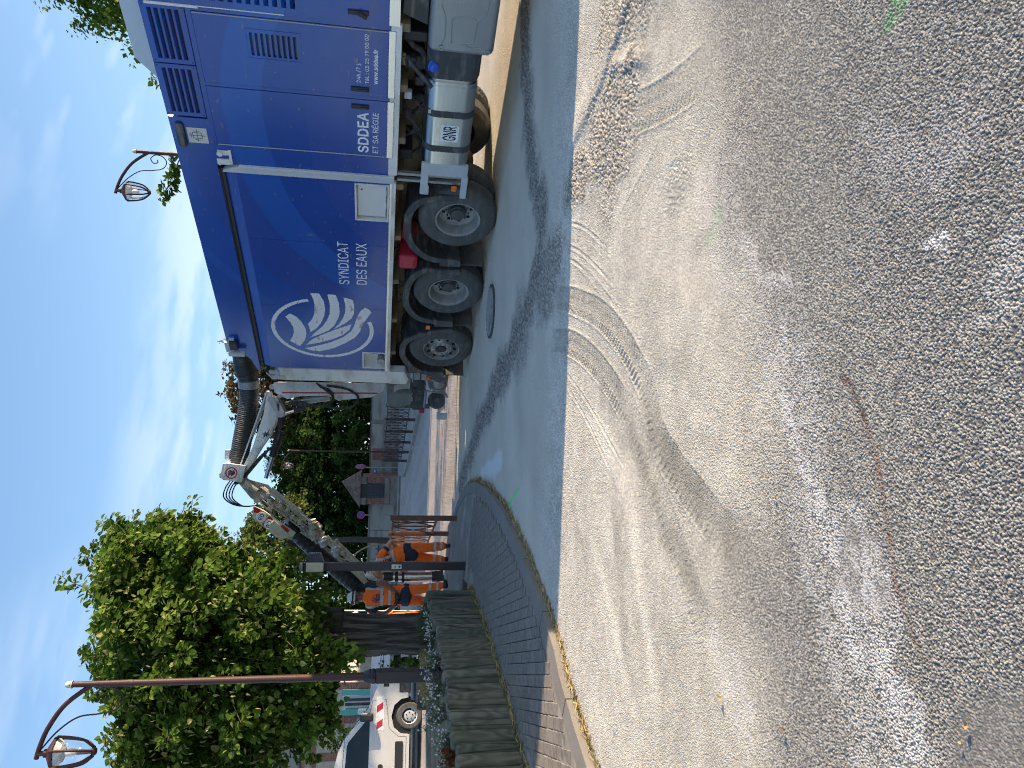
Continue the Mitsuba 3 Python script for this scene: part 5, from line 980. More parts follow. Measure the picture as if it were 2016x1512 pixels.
# the sparse feathery tree top over the truck
ft_ = thing('willow_tree', 'thin feathery bare-twigged tree top above the rear corner of the truck', 'tree'); rr_ = np.random.default_rng(61); tws, lp_, la_ = [], [], []
for k in range(46):
    b = np.array([2.6, 60, 11.6]) + rr_.normal(0, .25, 3); d = np.array([rr_.normal(.15, .55), rr_.normal(0, .4), rr_.uniform(.5, 1.2)]); d /= np.linalg.norm(d); L = rr_.uniform(1.6, 3.1); t = np.linspace(0, 1, 9)
    p = b + np.outer(t, d) * L + np.outer(t ** 2.2, [rr_.normal(0, .7), 0, -rr_.uniform(.2, 1.5)]); tws.append(tube(p, np.linspace(.030, .012, 9), 4, False))
    for u in rr_.uniform(.3, 1, 26): q = np.array([np.interp(u, t, p[:, c_]) for c_ in range(3)]); lp_.append(q + rr_.normal(0, .07, 3)); la_.append(rr_.normal(0, 1, 3) + [0, 0, -.6])
m, c = leaves(np.array(lp_), norm(np.array(la_)), norm(rr_.normal(0, 1, (len(lp_), 3))), rr_.uniform(.12, .24, len(lp_)), np.array([.22, .22, .10]) * rr_.uniform(.6, 1.2, (len(lp_), 1)), 'lance')
add('crown', m, 'm_leaf_far', ft_, False, color=c); add('branches', tws + [tube([(2.6, 60, 0), (2.6, 60, 6), (2.6, 60, 12)], [.3, .2, .06], 8)], 'm_twig', ft_)

# ---------------------------------------------------------------- flowers and dry grass in the bed
def grassy(r, poly, n, h, zf, cols, w=.006):
    P_ = []
    x0, y0, x1, y1 = poly.bounds
    while len(P_) < n:
        p = np.array([r.uniform(x0, x1), r.uniform(y0, y1)])
        if poly.contains(Point(*p)): P_.append(p)
    P_ = np.array(P_); a = r.uniform(0, 2 * PI, n); hh = h * r.uniform(.5, 1.25, n); ln = r.normal(0, .30, (n, 2)) * hh[:, None]
    z = np.full(n, zf); s = np.stack([np.cos(a), np.sin(a), a * 0], 1) * w
    b = np.column_stack([P_, z]); mid = b + np.column_stack([ln * .35, hh * .6]); tip = b + np.column_stack([ln, hh])
    v = np.stack([b - s, b + s, mid + s * .7, mid - s * .7, tip], 1).reshape(-1, 3); k = np.arange(n)[:, None] * 5
    f = np.vstack([k + np.array(t) for t in ((0, 1, 2), (0, 2, 3), (3, 2, 4))]); c = np.repeat(np.array(cols)[r.integers(len(cols), size=n)] * r.uniform(.7, 1.2, (n, 1)), 5, 0)
    return tm(v, f), np.clip(c, 0, 1)
r = np.random.default_rng(90)
m, c = grassy(r, Polygon([(-4.0, 10.4), (-4.0, 11.6), (-4.9, 12.3), (-4.6, 11.0)]), 2600, .20, .60, [(.50, .37, .17), (.42, .31, .15), (.33, .27, .12), (.22, .22, .08)])
add('dry_grass', m, 'm_leaf_far', color=c, kind='stuff', label='dry straw coloured grass in the flower bed behind the white flowers', category='grass')
def plant(label, x, y, h, spread, red=False, seed=0, nst=16, group=None):
    rr_ = np.random.default_rng(seed); t = thing('flowering_plant', label, 'plant', group); st, lp, la, fp = [], [], [], []
    for k in range(nst):
        a = rr_.uniform(0, 2 * PI); rad_ = spread * rr_.uniform(.1, 1) ** .7; e = np.array([x + rad_ * math.cos(a), y + rad_ * math.sin(a), .61 + h * rr_.uniform(.45, 1.1)])
        p = spline([(x + .04 * math.cos(a), y + .04 * math.sin(a), .58), ((x * 1.2 + e[0]) / 2.2, (y * 1.2 + e[1]) / 2.2, .61 + h * .5), e], 5); st.append(tube(p, np.linspace(.004, .0018, len(p)), 4, False))
        for u in rr_.uniform(.05, .9, 16): i = int(u * (len(p) - 1)); lp.append(p[i] + rr_.normal(0, .018, 3)); la.append(rr_.normal(0, 1, 3) + [0, 0, .5])
        for u in (rr_.uniform(.72, 1, 5 if not red else 7)): i = int(round(u * (len(p) - 1))); fp.append(p[i] + rr_.normal(0, .022, 3))
    lp, la, fp = np.array(lp), np.array(la), np.array(fp)
    gc = np.array([.10, .14, .075]) if not red else np.array([.07, .12, .03])
    m, c = leaves(lp, norm(la), norm(rr_.normal(0, 1, lp.shape)), rr_.uniform(.025, .055, len(lp)), gc * rr_.uniform(.6, 1.4, (len(lp), 1)), 'lance'); add('foliage', m, 'm_leaf_far', t, False, color=c)
    add('stems', st, 'm_twig', t)
    fc = np.array([.72, .72, .74]) if not red else np.array([.20, .012, .02]); A_, N_, P_ = [], [], []
    for q in fp:
        a0 = rr_.uniform(0, 6); tilt = norm(rr_.normal(0, 1, (1, 3)) + [0, -.6, .6])[0]; b1 = norm(np.cross(tilt, [.3, .5, .1])[None])[0]; b2 = np.cross(tilt, b1)
        for k in range(5): ang_ = a0 + k * 2 * PI / 5; P_.append(q); A_.append(b1 * math.cos(ang_) + b2 * math.sin(ang_)); N_.append(tilt)
    m, c = leaves(np.array(P_), np.array(A_), np.array(N_), np.full(len(P_), .014 if not red else .016), np.repeat(fc[None], len(P_), 0) * rr_.uniform(.85, 1.1, (len(P_), 1)), 'lance'); add('flowers', m, 'm_leaf_far', t, False, color=c)
WL = ['white flowering plant at the foot of the linden trunk', 'white flowering plant just before the lamp base on its far side', 'white flowering plant hiding the foot of the street lamp', 'white flowering plant between the lamp and the van wheel', 'tall white flowering plant before the front wheel of the white van', 'white flowering plant next to the red flowers', 'white flowering plant at the near end of the flower bed']
for (x, y, h, s_), lab, k in zip(((-3.28, 10.7, .22, .2), (-3.25, 9.75, .24, .24), (-3.33, 9.15, .28, .26), (-3.40, 8.55, .30, .26), (-3.45, 8.0, .36, .28), (-3.55, 7.5, .26, .22), (-3.85, 6.35, .2, .2)), WL, range(7)): plant(lab, x, y, h, s_, False, 100 + k, 18)
plant('red flowering plant behind the fence under the white van door', -3.50, 7.18, .22, .22, True, 120, 18); plant('red flowering plant nearer the viewer, at the edge of the bed', -3.55, 6.85, .18, .18, True, 121, 14)
tree('shrub', 'small lit green shrub beside the linden trunk', (-4.85, 13.6, .85), (.26, .28, .35), 20, 40, .075, LC, None, 71, length=.3, category='shrub')
m, c = grassy(r, Polygon([(-3.25, 11.2), (-3.2, 10.9), (-3.7, 11.0), (-3.6, 11.6)]), 500, .28, .60, [(.06, .10, .04), (.08, .11, .05)]); add('green_grass', m, 'm_leaf_far', color=c, kind='stuff', label='tuft of green grass growing at the foot of the linden', category='grass')
# ---------------------------------------------------------------- the far wall, gatehouse and signs
speck('m_render', [.38, .36, .32], .14, 1.4, .9, dirt=[.19, .18, .16]); speck('m_stonebase', [.24, .225, .20], .2, 3, .9, dirt=[.15, .14, .13])
def brick_fn(p, n, uv):
    row = dr.floor(p.z / .075); u = (p.x + p.y) / .23 + .5 * (row - 2 * dr.floor(row / 2)); fz = p.z / .075 - row; fu = u - dr.floor(u)
    joint = dr.maximum(smoothstep(.16, .06, fz), smoothstep(.06, .02, fu)); k = cell_rand(dr.floor(u), row, 1.0)
    return mix(mix([.17, .065, .045], [.30, .135, .095], k), [.34, .31, .27], joint)
mat('m_brick', proc(brick_fn), .9)
def tile_fn(p, n, uv):
    row = dr.floor(p.z / .12); k = cell_rand(dr.floor(p.x / .17 + .5 * row), row, 2.0); return mix([.10, .070, .055], [.20, .135, .10], k) * (.7 + .3 * smoothstep(.0, .25, p.z / .12 - row))
mat('m_tile', proc(tile_fn), .9)
W0 = 54.0; gb = float(base_z(0, W0))
wall = thing('boundary_wall', 'long pale rendered wall with stone coping below the dark grove', 'wall')
add('wall_panel', [bx(-7.05, 9.0, W0, W0 + .35, gb - .3, 2.42)], 'm_render', wall); add('coping', [bx(-7.05, 9.0, W0 - .06, W0 + .41, 2.42, 2.50)], 'm_tile', wall)
add('base_course', [bx(-7.0, 9.0, W0 - .05, W0 + .02, gb - .3, gb + .45)], 'm_stonebase', wall)
add('brick_pier', [bx(-5.55, -4.75, W0 - .07, W0 - .005, gb + .3, 2.30)], 'm_brick', wall); add('stone_pier', [bx(-3.05, -2.80, W0 - .09, W0 + .1, gb - .3, 2.46)], 'm_stonebase', wall); add('stone_pier', [bx(3.0, 3.25, W0 - .09, W0 + .1, gb - .3, 2.46)], 'm_stonebase', wall)
wall2 = thing('boundary_wall', 'grey concrete wall left of the brick gatehouse, ending behind the bending worker', 'wall')
for k in range(8): add('wall_panel', bx(-8.15 - 1.9 * (k + 1), -8.15 - 1.9 * k - .03, W0 - 2 + .02 * (k % 2), W0 - 1.8, gb - .3, 2.30), 'm_render', wall2)
add('coping', bx(-25, -8.4, W0 - 2.05, W0 - 1.75, 2.30, 2.40), 'm_stonebase', wall2); add('base_course', bx(-25, -8.4, W0 - 2.06, W0 - 1.95, gb - .3, gb + .3), 'm_stonebase', wall2)
gh = thing('gatehouse', 'small brick and stone gatehouse with a hipped tile roof and a dark shuttered window', 'building')
gx0, gx1, gy = -8.25, -6.45, 51.6
add('wall', [bx(gx0, gx1, gy, gy + 2.2, gb - .2, 2.95)], 'm_brick', gh); add('base_course', bx(gx0 - .04, gx1 + .04, gy - .05, gy + .3, gb - .2, gb + .55), 'm_stonebase', gh)
add('lintel', [rb(gx0, gx0 + .45, gy - .12, gy + .1, 2.55, 2.98, .05), rb(gx1 - .45, gx1, gy - .12, gy + .1, 2.55, 2.98, .05)], 'm_stonebase', gh)
add('stone_course', bx(gx0 + .05, gx1 - .05, gy - .03, gy + .1, 1.08, 1.38), 'm_stonebase', gh)
wd = add('window', bx(gx0 + .45, gx1 - .42, gy - .05, gy + .1, 1.40, 2.95), 'm_black', gh)
for k in range(7): add('slat', bx(gx0 + .48 + k * .125, gx0 + .57 + k * .125, gy - .075, gy - .052, 1.45, 2.50), 'm_navybox', wd)
e = .22; x0, x1, y0, y1 = gx0 - e, gx1 + e, gy - e, gy + 2.4; ap = ((x0 + x1) / 2 + .45, (y0 + y1) / 2, 4.25)
add('roof', [tm([(x0, y0, 2.95), (x1, y0, 2.95), (x1, y1, 2.95), (x0, y1, 2.95), ap], [(0, 1, 4), (1, 2, 4), (2, 3, 4), (3, 0, 4), (0, 2, 1), (0, 3, 2)])], 'm_tile', gh)
mat('m_signblue', [.03, .06, .42], .4); mat('m_signred', [.45, .03, .05], .4); mat('m_signback', [.30, .26, .31], .4)
def disc_sign(label, x, y, zc, rad, yaw, front=True):
    t = thing('road_sign', label, 'sign'); M = shift(x, y, 0) @ rot([0, 0, 1], yaw)
    add('pole', tube([(0, .04, float(base_z(x, y))), (0, .04, zc + rad)], .032, 10), 'm_greymetal', t, False, M)
    D = lambda n, r0, y0, b, p: add(n, moved(lathe([(0, 0), (r0, 0), (r0, .006), (0, .006)], 28, 'y'), M @ shift(0, y0, zc)), b, p)
    k = D('disc', rad, .0, 'm_signred' if front else 'm_signback', t)
    if front:
        D('disc_field', rad * .78, -.004, 'm_signblue', k)
        add('disc_bar', moved(bx(-rad * .72, rad * .72, -.0135, -.0115, -.035, .035), M @ shift(0, 0, zc) @ rot([0, 1, 0], PI / 4)), 'm_signred', k)
    return t
disc_sign('round blue and red no parking sign left of the gatehouse', -8.85, 51.0, 2.86, .26, .0)
disc_sign('round road sign turned almost edge-on, right of the gatehouse', -5.70, 51.0, 2.98, .33, 1.15)
np_ = thing('street_plate', 'small blue street name plate on the pale wall beside the gatehouse', 'sign')
add('plate', bx(-6.32, -6.0, gy + .9, gy + .93, 1.95, 2.2), 'm_signblue', np_); add('lettering', [bx(-6.27, -6.05, gy + .896, gy + .9, 2.10, 2.14), bx(-6.24, -6.10, gy + .896, gy + .9, 2.02, 2.06)], 'm_letter', np_)
add('plate_post', tube([(-6.16, gy + .95, .3), (-6.16, gy + .95, 2.2)], .03, 8), 'm_greymetal', np_)
pv = Polygon([(.6, 25.6), (-.4, 26.0), (-4.0, 37.0), (-5.2, 42), (-6, 49), (-40, 49.5), (-40, 53), (12, 53), (12, 48), (1.2, 40), (1.6, 30)])
m = plan(pv, 0, 1); t_ = m.vertices[:, 2] > .5; m.vertices[:, 2] = np.where(t_, base_z(m.vertices[:, 0], m.vertices[:, 1]) + .12, -.05); add('pavement', m, 'm_pave', kind='structure')

# ---------------------------------------------------------------- the house on the far left
def stone_fn(p, n, uv):
    row = dr.floor(p.z / .24); u = (p.x + p.y * .4) / .55 + cell_rand(row, 3.0, 1.0); fz = p.z / .24 - row; fu = u - dr.floor(u); k = cell_rand(dr.floor(u), row, 5.0)
    return mix(mix([.34, .30, .24], [.47, .42, .34], k * .6 + .4 * fbm(p.x * 6, p.z * 6, p.y, 3)), [.30, .27, .22], dr.maximum(smoothstep(.05, .02, fz), smoothstep(.03, .01, fu)) * .6)
mat('m_limestone', proc(stone_fn), .9); mat('m_turquoise', [.10, .38, .34], .5); mat('m_slate', [.07, .08, .095], .6); mat('m_windowgrey', [.42, .45, .50], .5)
hs_ = thing('stone_house', 'pale stone house with brick bands and turquoise shutters behind the white van', 'building'); HY = 38.0; hz = float(base_z(0, HY))
add('wall', [bx(-24, -14.7, HY, HY + 7, hz - .3, 4.95)], 'm_limestone', hs_)
for a, b in ((-18.5, -18.1), (-16.7, -16.35), (-15.05, -14.72), (-20.6, -20.2)): add('brick_band', bx(a, b, HY - .03, HY + .1, hz + .5, 4.7), 'm_brick', hs_)
add('brick_band', bx(-24, -14.7, HY - .035, HY + .1, 4.25, 4.45), 'm_brick', hs_)
for a, b, z0, z1, shut in ((-17.95, -16.95, 1.0, 3.05, False), (-15.95, -15.35, 1.0, 3.1, True), (-20.0, -19.0, 1.0, 3.05, False)):
    w = add('window', [bx(a, b, HY - .06, HY - .01, z0, z1)], 'm_windowgrey', hs_)
    add('pane', [bx(a + .12, (a + b) / 2 - .04, HY - .075, HY - .062, z0 + .15, z1 - .15), bx((a + b) / 2 + .04, b - .12, HY - .075, HY - .062, z0 + .15, z1 - .15)], 'm_darkglass', w)
    if shut:
        add('shutter', [bx(a - .32, a - .02, HY - .10, HY - .065, z0, z1)], 'm_turquoise', w); add('shutter', [bx(b + .02, b + .32, HY - .10, HY - .065, z0, z1)], 'm_turquoise', w)
        add('sill', bx(a - .1, b + .1, HY - .2, HY - .05, z0 - .1, z0 - .01), 'm_stonebase', w)
rf = add('roof', [prism(Polygon([(-24.4, 4.95), (-14.3, 4.95), (-14.3, 5.05), (-24.4, 5.05)]), HY - .45, HY + 7.4), tm([(-24.4, HY - .45, 5.05), (-14.3, HY - .45, 5.05), (-14.3, HY + 3.5, 7.6), (-24.4, HY + 3.5, 7.6), (-14.3, HY + 7.4, 5.05), (-24.4, HY + 7.4, 5.05)], [(0, 1, 2), (0, 2, 3), (3, 2, 4), (3, 4, 5), (1, 4, 2), (0, 3, 5)])], 'm_slate', hs_)
add('gutter', tube([(-24.4, HY - .5, 4.98), (-14.3, HY - .5, 4.98)], .07, 8), 'm_slate', rf)
tree('hanging_shrub', 'dark green climbing shrub before the stone house, left of the white van', (-17.0, 36.2, 2.3), (.45, .5, 1.2), 40, 30, .12, DK, None, 81, length=.4, category='shrub')

# ---------------------------------------------------------------- vehicles on the side street
mat('m_carwhite', [.56, .555, .545], .22, clearcoat=.8, clearcoat_gloss=.9); mat('m_whitebed', [.60, .63, .66], .4)
VM = shift(-9.80, 22.65, .09) @ rot([0, 0, 1], math.radians(20)) @ np.diag([1.08, 1.08, 1.12, 1.])
van = thing('panel_van', 'white van with red and white hazard stripes parked beyond the flower bed', 'van')
V = lambda n, m, b, p=None, sm=False: add(n, m, b, p or van, sm, VM)
prof = [(.98, .42), (.99, .66), (.93, .98), (.80, 1.17), (.25, 1.37), (-.52, 1.98), (-.86, 2.14), (-1.3, 2.24), (-3.4, 2.26), (-5.3, 2.24), (-5.38, .45), (-3.9, .40), (-3.86, .66), (-3.62, .82), (-3.34, .82), (-3.1, .66), (-3.06, .34), (-.46, .34), (-.43, .56), (-.28, .74), (.0, .81), (.28, .74), (.43, .56), (.46, .38)]
P0 = Polygon(prof)
def manifold(m): return m3.Manifold(m3.Mesh(np.asarray(m.vertices, np.float32), np.asarray(m.faces, np.uint32)))
def back(mm): q = mm.to_mesh(); return tm(q.vert_properties[:, :3], q.tri_verts)
sec = Polygon([(0, .2), (0, 1.28), (.10, 1.75), (.24, 2.20), (.34, 2.30), (1.66, 2.30), (1.76, 2.20), (1.90, 1.75), (2.0, 1.28), (2.0, .2)])
loft = trimesh.creation.extrude_polygon(sec, 8.0, engine='earcut'); q = loft.vertices; loft.vertices = np.stack([q[:, 2] - 6, q[:, 0], q[:, 1]], 1)
A_, B_ = trimesh.creation.extrude_polygon(P0, 2.2, engine='earcut'), loft
q = A_.vertices; A_.vertices = np.stack([q[:, 0], 2.1 - q[:, 2], q[:, 1]], 1)
A_.merge_vertices(); B_.merge_vertices(); A_.fix_normals(); B_.fix_normals()
shell = back(manifold(A_) ^ manifold(B_)); V('body', shell, 'm_carwhite', None, 25)
def on_side(poly, d=.008):
    """A patch that lies on the van's near side, following its lean."""
    m = prism(poly, 0, .02).subdivide().subdivide(); q = m.vertices; z = q[:, 2]
    lean = np.interp(z, [0, 1.28, 1.75, 2.20], [0, 0, .10, .24]); m.vertices[:, 1] = np.where(q[:, 1] < .01, lean - d, lean + .02); return m
dw = V('side_window', on_side(Polygon([(.02, 1.36), (-.60, 1.88), (-.70, 1.92), (-1.30, 1.95), (-1.34, 1.42), (-1.26, 1.36)])), 'm_darkglass'); V('window_bar', on_side(Polygon([(-.36, 1.36), (-.44, 1.36), (-.48, 1.78), (-.40, 1.71)]), .013), 'm_black', dw)
V('side_window', on_side(Polygon([(-1.62, 1.40), (-1.62, 1.94), (-2.9, 1.96), (-2.9, 1.40)])), 'm_darkglass')
V('windscreen', [moved(bx(-.47, .47, .30, 1.70, -.006, .006), shift(-.135, 0, 1.685) @ rot([0, 1, 0], math.atan2(.61, .77)))], 'm_darkglass')
dr_ = V('door', on_side(Polygon([(.42, .95), (.40, 1.30), (.12, 1.36), (-.45, 1.98), (-1.40, 2.02), (-1.46, .9), (-1.42, .42), (-.52, .42), (-.50, .62), (-.30, .86)]).exterior.buffer(.005), .004), 'm_gap'); V('handle', [on_side(rounded(-1.34, 1.0, -1.16, 1.12, .04), .02)], 'm_black', dr_)
V('handle', [on_side(rounded(-1.78, 1.0, -1.60, 1.12, .04), .02)], 'm_black'); V('door_seam', on_side(LineString([(-1.50, .42), (-1.52, 2.02)]).buffer(.005), .003), 'm_gap')
V('side_moulding', on_side(rounded(-1.40, .50, -.62, .70, .03), .025), 'm_black'); V('side_moulding', on_side(rounded(-2.95, .50, -1.46, .70, .03), .025), 'm_black')
V('sill', [bx(-3.05, -.48, .05, .15, .26, .34)], 'm_plastic'); V('bumper', [rb(.55, 1.03, -.01, 2.01, .32, .66, .06)], 'm_plastic')
hz_ = V('hazard_stripe', on_side(R2(-.34, 1.06, .62, 1.24).intersection(Polygon([(-.40, 1.0), (.52, 1.0), (.50, 1.20), (-.40, 1.22)])), .006), 'm_letter')
V('red_stripe', [on_side(Polygon([(a, 1.03), (a + .17, 1.03), (a + .07, 1.19), (a - .10, 1.19)]), .009) for a in (-.22, .20)], 'm_signred', hz_)
mr = V('mirror', [rb(-.10, .10, -.28, -.08, 1.27, 1.62, .05), bx(-.03, .03, -.1, .05, 1.32, 1.38)], 'm_black'); V('mirror_cap', [rb(.06, .115, -.26, -.10, 1.42, 1.60, .03)], 'm_carwhite', mr); V('mirror', [rb(-.05, .12, 2.08, 2.25, 1.35, 1.72, .05)], 'm_carwhite')
V('headlight', [rb(.72, .95, -.005, .28, .86, 1.06, .04)], 'm_darkglass')
def carwheel(s, y, par, Mx, R=.345, sgn=1):
    F = Mx @ shift(s, y, R) @ np.diag([1, sgn, 1, 1.]); w = add('wheel', moved(lathe([(R * .6, 0), (R * .9, -.0), (R * .97, .02), (R, .05), (R, .19), (R * .95, .22), (R * .6, .22)], 40, 'y').copy().apply_transform(np.diag([1, -1, 1, 1.])), F), 'm_tyre', par, 35)
    add('rim', moved(lathe([(R * .62, .0), (R * .58, .02), (R * .5, .05), (R * .40, .03), (R * .16, .02), (0, .02), (0, .1), (R * .62, .1)], 32, 'y').copy().apply_transform(np.diag([1, -1, 1, 1.])), F), 'm_lightgrey', w, 35)
    add('rim_holes', moved(cat([moved(lathe([(0, 0), (.022, 0), (.022, .006), (0, .006)], 8, 'y'), shift(R * .46 * math.cos(a), .035, R * .46 * math.sin(a))) for a in np.arange(10) * PI / 5] + [moved(lathe([(0, 0), (.016, 0), (.016, .008), (0, .008)], 8, 'y'), shift(R * .24 * math.cos(a), .018, R * .24 * math.sin(a))) for a in np.arange(5) * PI * .4]), F), 'm_black', w)
for s in (0.0, -3.35): carwheel(s, .02, van, VM); carwheel(s, 1.98, van, VM, sgn=-1)
V('wheel_arch', [bx(-.44, .44, .05, 1.95, .3, .80)], 'm_gap'); V('wheel_arch', [bx(-3.82, -2.9, .05, 1.95, .3, .80)], 'm_gap')
DM = shift(-9.2, 25.9, .13) @ rot([0, 0, 1], math.radians(14))
dt = thing('dropside_truck', 'white dropside truck with a small blue badge on its bed, behind the van', 'truck'); D_ = lambda n, m, b, p=None: add(n, m, b, p or dt, False, DM)
D_('bed_side', [rb(-3.4, 1.05, -.02, .03, .92, 1.52, .01), bx(-3.4, 1.05, -.035, -.02, .92, .96), bx(-3.4, 1.05, -.035, -.02, 1.47, 1.52)], 'm_whitebed'); D_('tailboard', [rb(1.05, 1.10, -.02, 2.0, .92, 1.72, .01), rb(1.04, 1.14, -.05, .12, .90, 1.75, .01)], 'm_carwhite')
bd = D_('badge', prism(rounded(-.62, 1.12, .12, 1.22, .05), -.03, -.024), 'm_signblue'); D_('badge_field', prism(rounded(-.59, 1.14, .09, 1.20, .03), -.034, -.031), 'm_whitebed', bd)
D_('bed_floor', bx(-3.4, 1.1, 0, 2.0, .80, .92), 'm_greymetal'); D_('under_frame', [bx(-3.4, .9, .5, 1.5, .55, .8), bx(.7, .85, .1, 1.9, .5, .62), bx(.3, .4, .1, .4, .45, .8)], 'm_black'); D_('bed_side', rb(-3.4, 1.05, 1.97, 2.02, .92, 1.52, .01), 'm_whitebed')
D_('tail_lamp', [bx(.86, .95, .1, .35, .6, .72)], 'm_red'); D_('cab', prism(Polygon([(-5.3, .5), (-5.3, 1.2), (-4.9, 2.1), (-3.6, 2.2), (-3.5, .5)]), .05, 1.95), 'm_carwhite')
for s in (-.55, -3.9): carwheel(s, .05, dt, DM); carwheel(s, 1.95, dt, DM, sgn=-1)
fn_ = thing('metal_fence', 'dark vertical bar fence far behind the workers', 'fence')
add('bars', [bx(-9.6 + k * .22, -9.56 + k * .22, 33.0, 33.04, .2, 1.7) for k in range(12)] + [bx(-9.6, -7.0, 33.0, 33.04, z, z + .05) for z in (.35, 1.55)], 'm_postbrown', fn_)

# ---------------------------------------------------------------- houses added unseen behind the truck, to cast shade on the street beyond
rh = thing('row_house', 'lower added house unseen behind the blue truck, shading the street', 'building')
add('wall', [bx(9.2, 17.0, 23.4, 32.9, -.1, 7.5)], 'm_render', rh); add('roof', [prism(Polygon([(8.8, 7.5), (17.4, 7.5), (13.1, 9.6)]), 23.1, 32.7)], 'm_tile', rh)
for k in range(3):
    for z in (1.0, 3.5):
        w = add('window', bx(9.15, 9.21, 25.0 + 3.3 * k, 26.1 + 3.3 * k, z, z + 1.5), 'm_windowgrey', rh); add('pane', bx(9.135, 9.148, 25.1 + 3.3 * k, 26.0 + 3.3 * k, z + .1, z + 1.4), 'm_darkglass', w)
rh2 = thing('row_house', 'taller added house unseen farther behind the blue truck, shading the far wall', 'building')
add('wall', [bx(8.9, 17.0, 33.0, 56.0, -.1, 9.4)], 'm_limestone', rh2); add('roof', [prism(Polygon([(8.5, 9.4), (17.4, 9.4), (13.0, 10.9)]), 32.8, 56.3)], 'm_slate', rh2)
for k in range(6):
    for z in (1.0, 3.9, 6.8):
        w = add('window', bx(8.85, 8.91, 34.5 + 3.5 * k, 35.6 + 3.5 * k, z, z + 1.6), 'm_windowgrey', rh2); add('pane', bx(8.835, 8.848, 34.6 + 3.5 * k, 35.5 + 3.5 * k, z + .1, z + 1.5), 'm_darkglass', w)
# ---------------------------------------------------------------- people: joints with radii, every limb the hull of its joints, one continuous body
def ball(p, r, n=18): return m3.Manifold.sphere(r, n).translate(tuple(map(float, p)))
def blob(chains, edge=.035, it=8):
    """chains: lists of (point, radius[, squash]); consecutive joints are hulled, all bones united and smoothed."""
    parts = []
    for ch in chains:
        bs = []
        for q in ch:
            b = m3.Manifold.sphere(q[1], 20)
            if len(q) > 2: b = b.scale(tuple(q[2]))
            if len(q) > 3: b = b.rotate((0, 0, q[3]))
            bs.append(b.translate(tuple(map(float, q[0]))))
        parts += [m3.Manifold.batch_hull([a, b]) for a, b in zip(bs[:-1], bs[1:])] if len(bs) > 1 else bs
    m = m3.Manifold.batch_boolean(parts, m3.OpType.Add).refine_to_length(edge); t = back(m); t.merge_vertices()
    if it: trimesh.smoothing.filter_taubin(t, .5, -.53, it)
    return t
def crease(m, amp, f, seed):
    n = m.vertex_normals; q = np.asarray(m.vertices); d = meshkit.fbm(q * np.array(f), 3, seed) - .5; m.vertices = q + n * (amp * d)[:, None]; return m
def inflate(m, d): m = m.copy(); m.vertices = m.vertices + m.vertex_normals * d; return m
def band(m, lo, hi, d=.006, a=(0, 0, 1)):
    """The strip of a garment between two parallel planes, a touch proud of it: a sewn-on reflective tape."""
    mm = manifold(inflate(m, d)); a = np.array(a, float); a /= np.linalg.norm(a)
    s = mm.trim_by_plane(tuple(a), lo).trim_by_plane(tuple(-a), -hi); return back(s)
def hand(wrist, d, up, L=.085, curl=.7):
    """Palm, four unequal bent fingers and a thumb leaving the side of the palm."""
    w = np.array(wrist, float); d = np.array(d, float) / np.linalg.norm(d); u = np.array(up, float); u = u - d * (u @ d); u /= np.linalg.norm(u); s = np.cross(d, u); ch = [[(w, .028), (w + d * L * .5, .034), (w + d * L, .032)], [(w + d * L * .6 + s * .018, .024), (w + d * L * .95 + s * .03, .018)], [(w + d * L * .6 - s * .018, .024), (w + d * L * .95 - s * .03, .018)]]
    for k, l in zip((-1.5, -.5, .5, 1.5), (.062, .078, .072, .055)):
        a = w + d * L + s * k * .019; b = a + (d * math.cos(curl * .6) - u * math.sin(curl * .6)) * l * .55; c = b + (d * math.cos(curl * 1.5) - u * math.sin(curl * 1.5)) * l * .5; ch.append([(a, .0105), (b, .0095), (c, .008)])
    a = w + d * L * .35 + s * .03; ch.append([(a, .014), (a + s * .03 + d * .03 - u * .01, .0115), (a + s * .035 + d * .06 - u * .02, .0095)]); return ch
def helmet(c, r, tilt, face):
    """Shell, peak towards face, a raised ridge and a dark band."""
    a = math.atan2(face[1], face[0]); M = shift(*c) @ rot([0, 0, 1], a) @ rot([0, 1, 0], tilt)
    sh_ = lathe([(0, r * .98), (r * .4, r * .92), (r * .78, r * .62), (r * .98, r * .15), (r * 1.02, -r * .2), (r * 1.06, -r * .24), (r * 1.0, -r * .26), (r * .9, -r * .22)], 32); sh_.vertices[:, 0] *= 1.14; sh_.vertices[:, 1] *= .95
    pk = tm(*(lambda q: (q.vertices, q.faces))(rb(r * .75, r * 1.5, -r * .55, r * .55, -r * .25, -r * .19, r * .04)))
    return moved(cat([sh_, pk, moved(rb(-r * .95, r * .95, -r * .11, r * .11, r * .80, r * 1.0, r * .04), np.eye(4))]), M), M
def face_parts(p, c, r, face):
    """Nose, brow, ears and lips on the head at c, facing `face`."""
    f = np.array([face[0], face[1], face[2] if len(face) > 2 else 0]); f = f / np.linalg.norm(f); s = np.cross([0, 0, 1.0], f); s /= np.linalg.norm(s); u = np.cross(f, s); return f, s, u
def head_chain(neck, c, r, face):
    f, s, u = face_parts(None, c, r, face); c = np.array(c, float)
    return [[(neck, .062), (c - u * r * .55 - f * r * .1, .066)], [(c + u * r * .22 - f * r * .12, r * .92), (c - u * r * .30 + f * r * .10, r * .74), (c - u * r * .78 + f * r * .36, r * .36)], [(c + f * r * .78 + u * r * .05, r * .12), (c + f * r * 1.05 - u * r * .22, r * .14), (c + f * r * .85 - u * r * .30, r * .12)], [(c + s * r * .82 - u * r * .05, r * .16), (c + s * r * .85 - u * r * .30, r * .11)], [(c - s * r * .82 - u * r * .05, r * .16), (c - s * r * .85 - u * r * .30, r * .11)], [(c + f * r * .80 - u * r * .52 + s * r * .16, r * .09), (c + f * r * .80 - u * r * .52 - s * r * .16, r * .09)]]
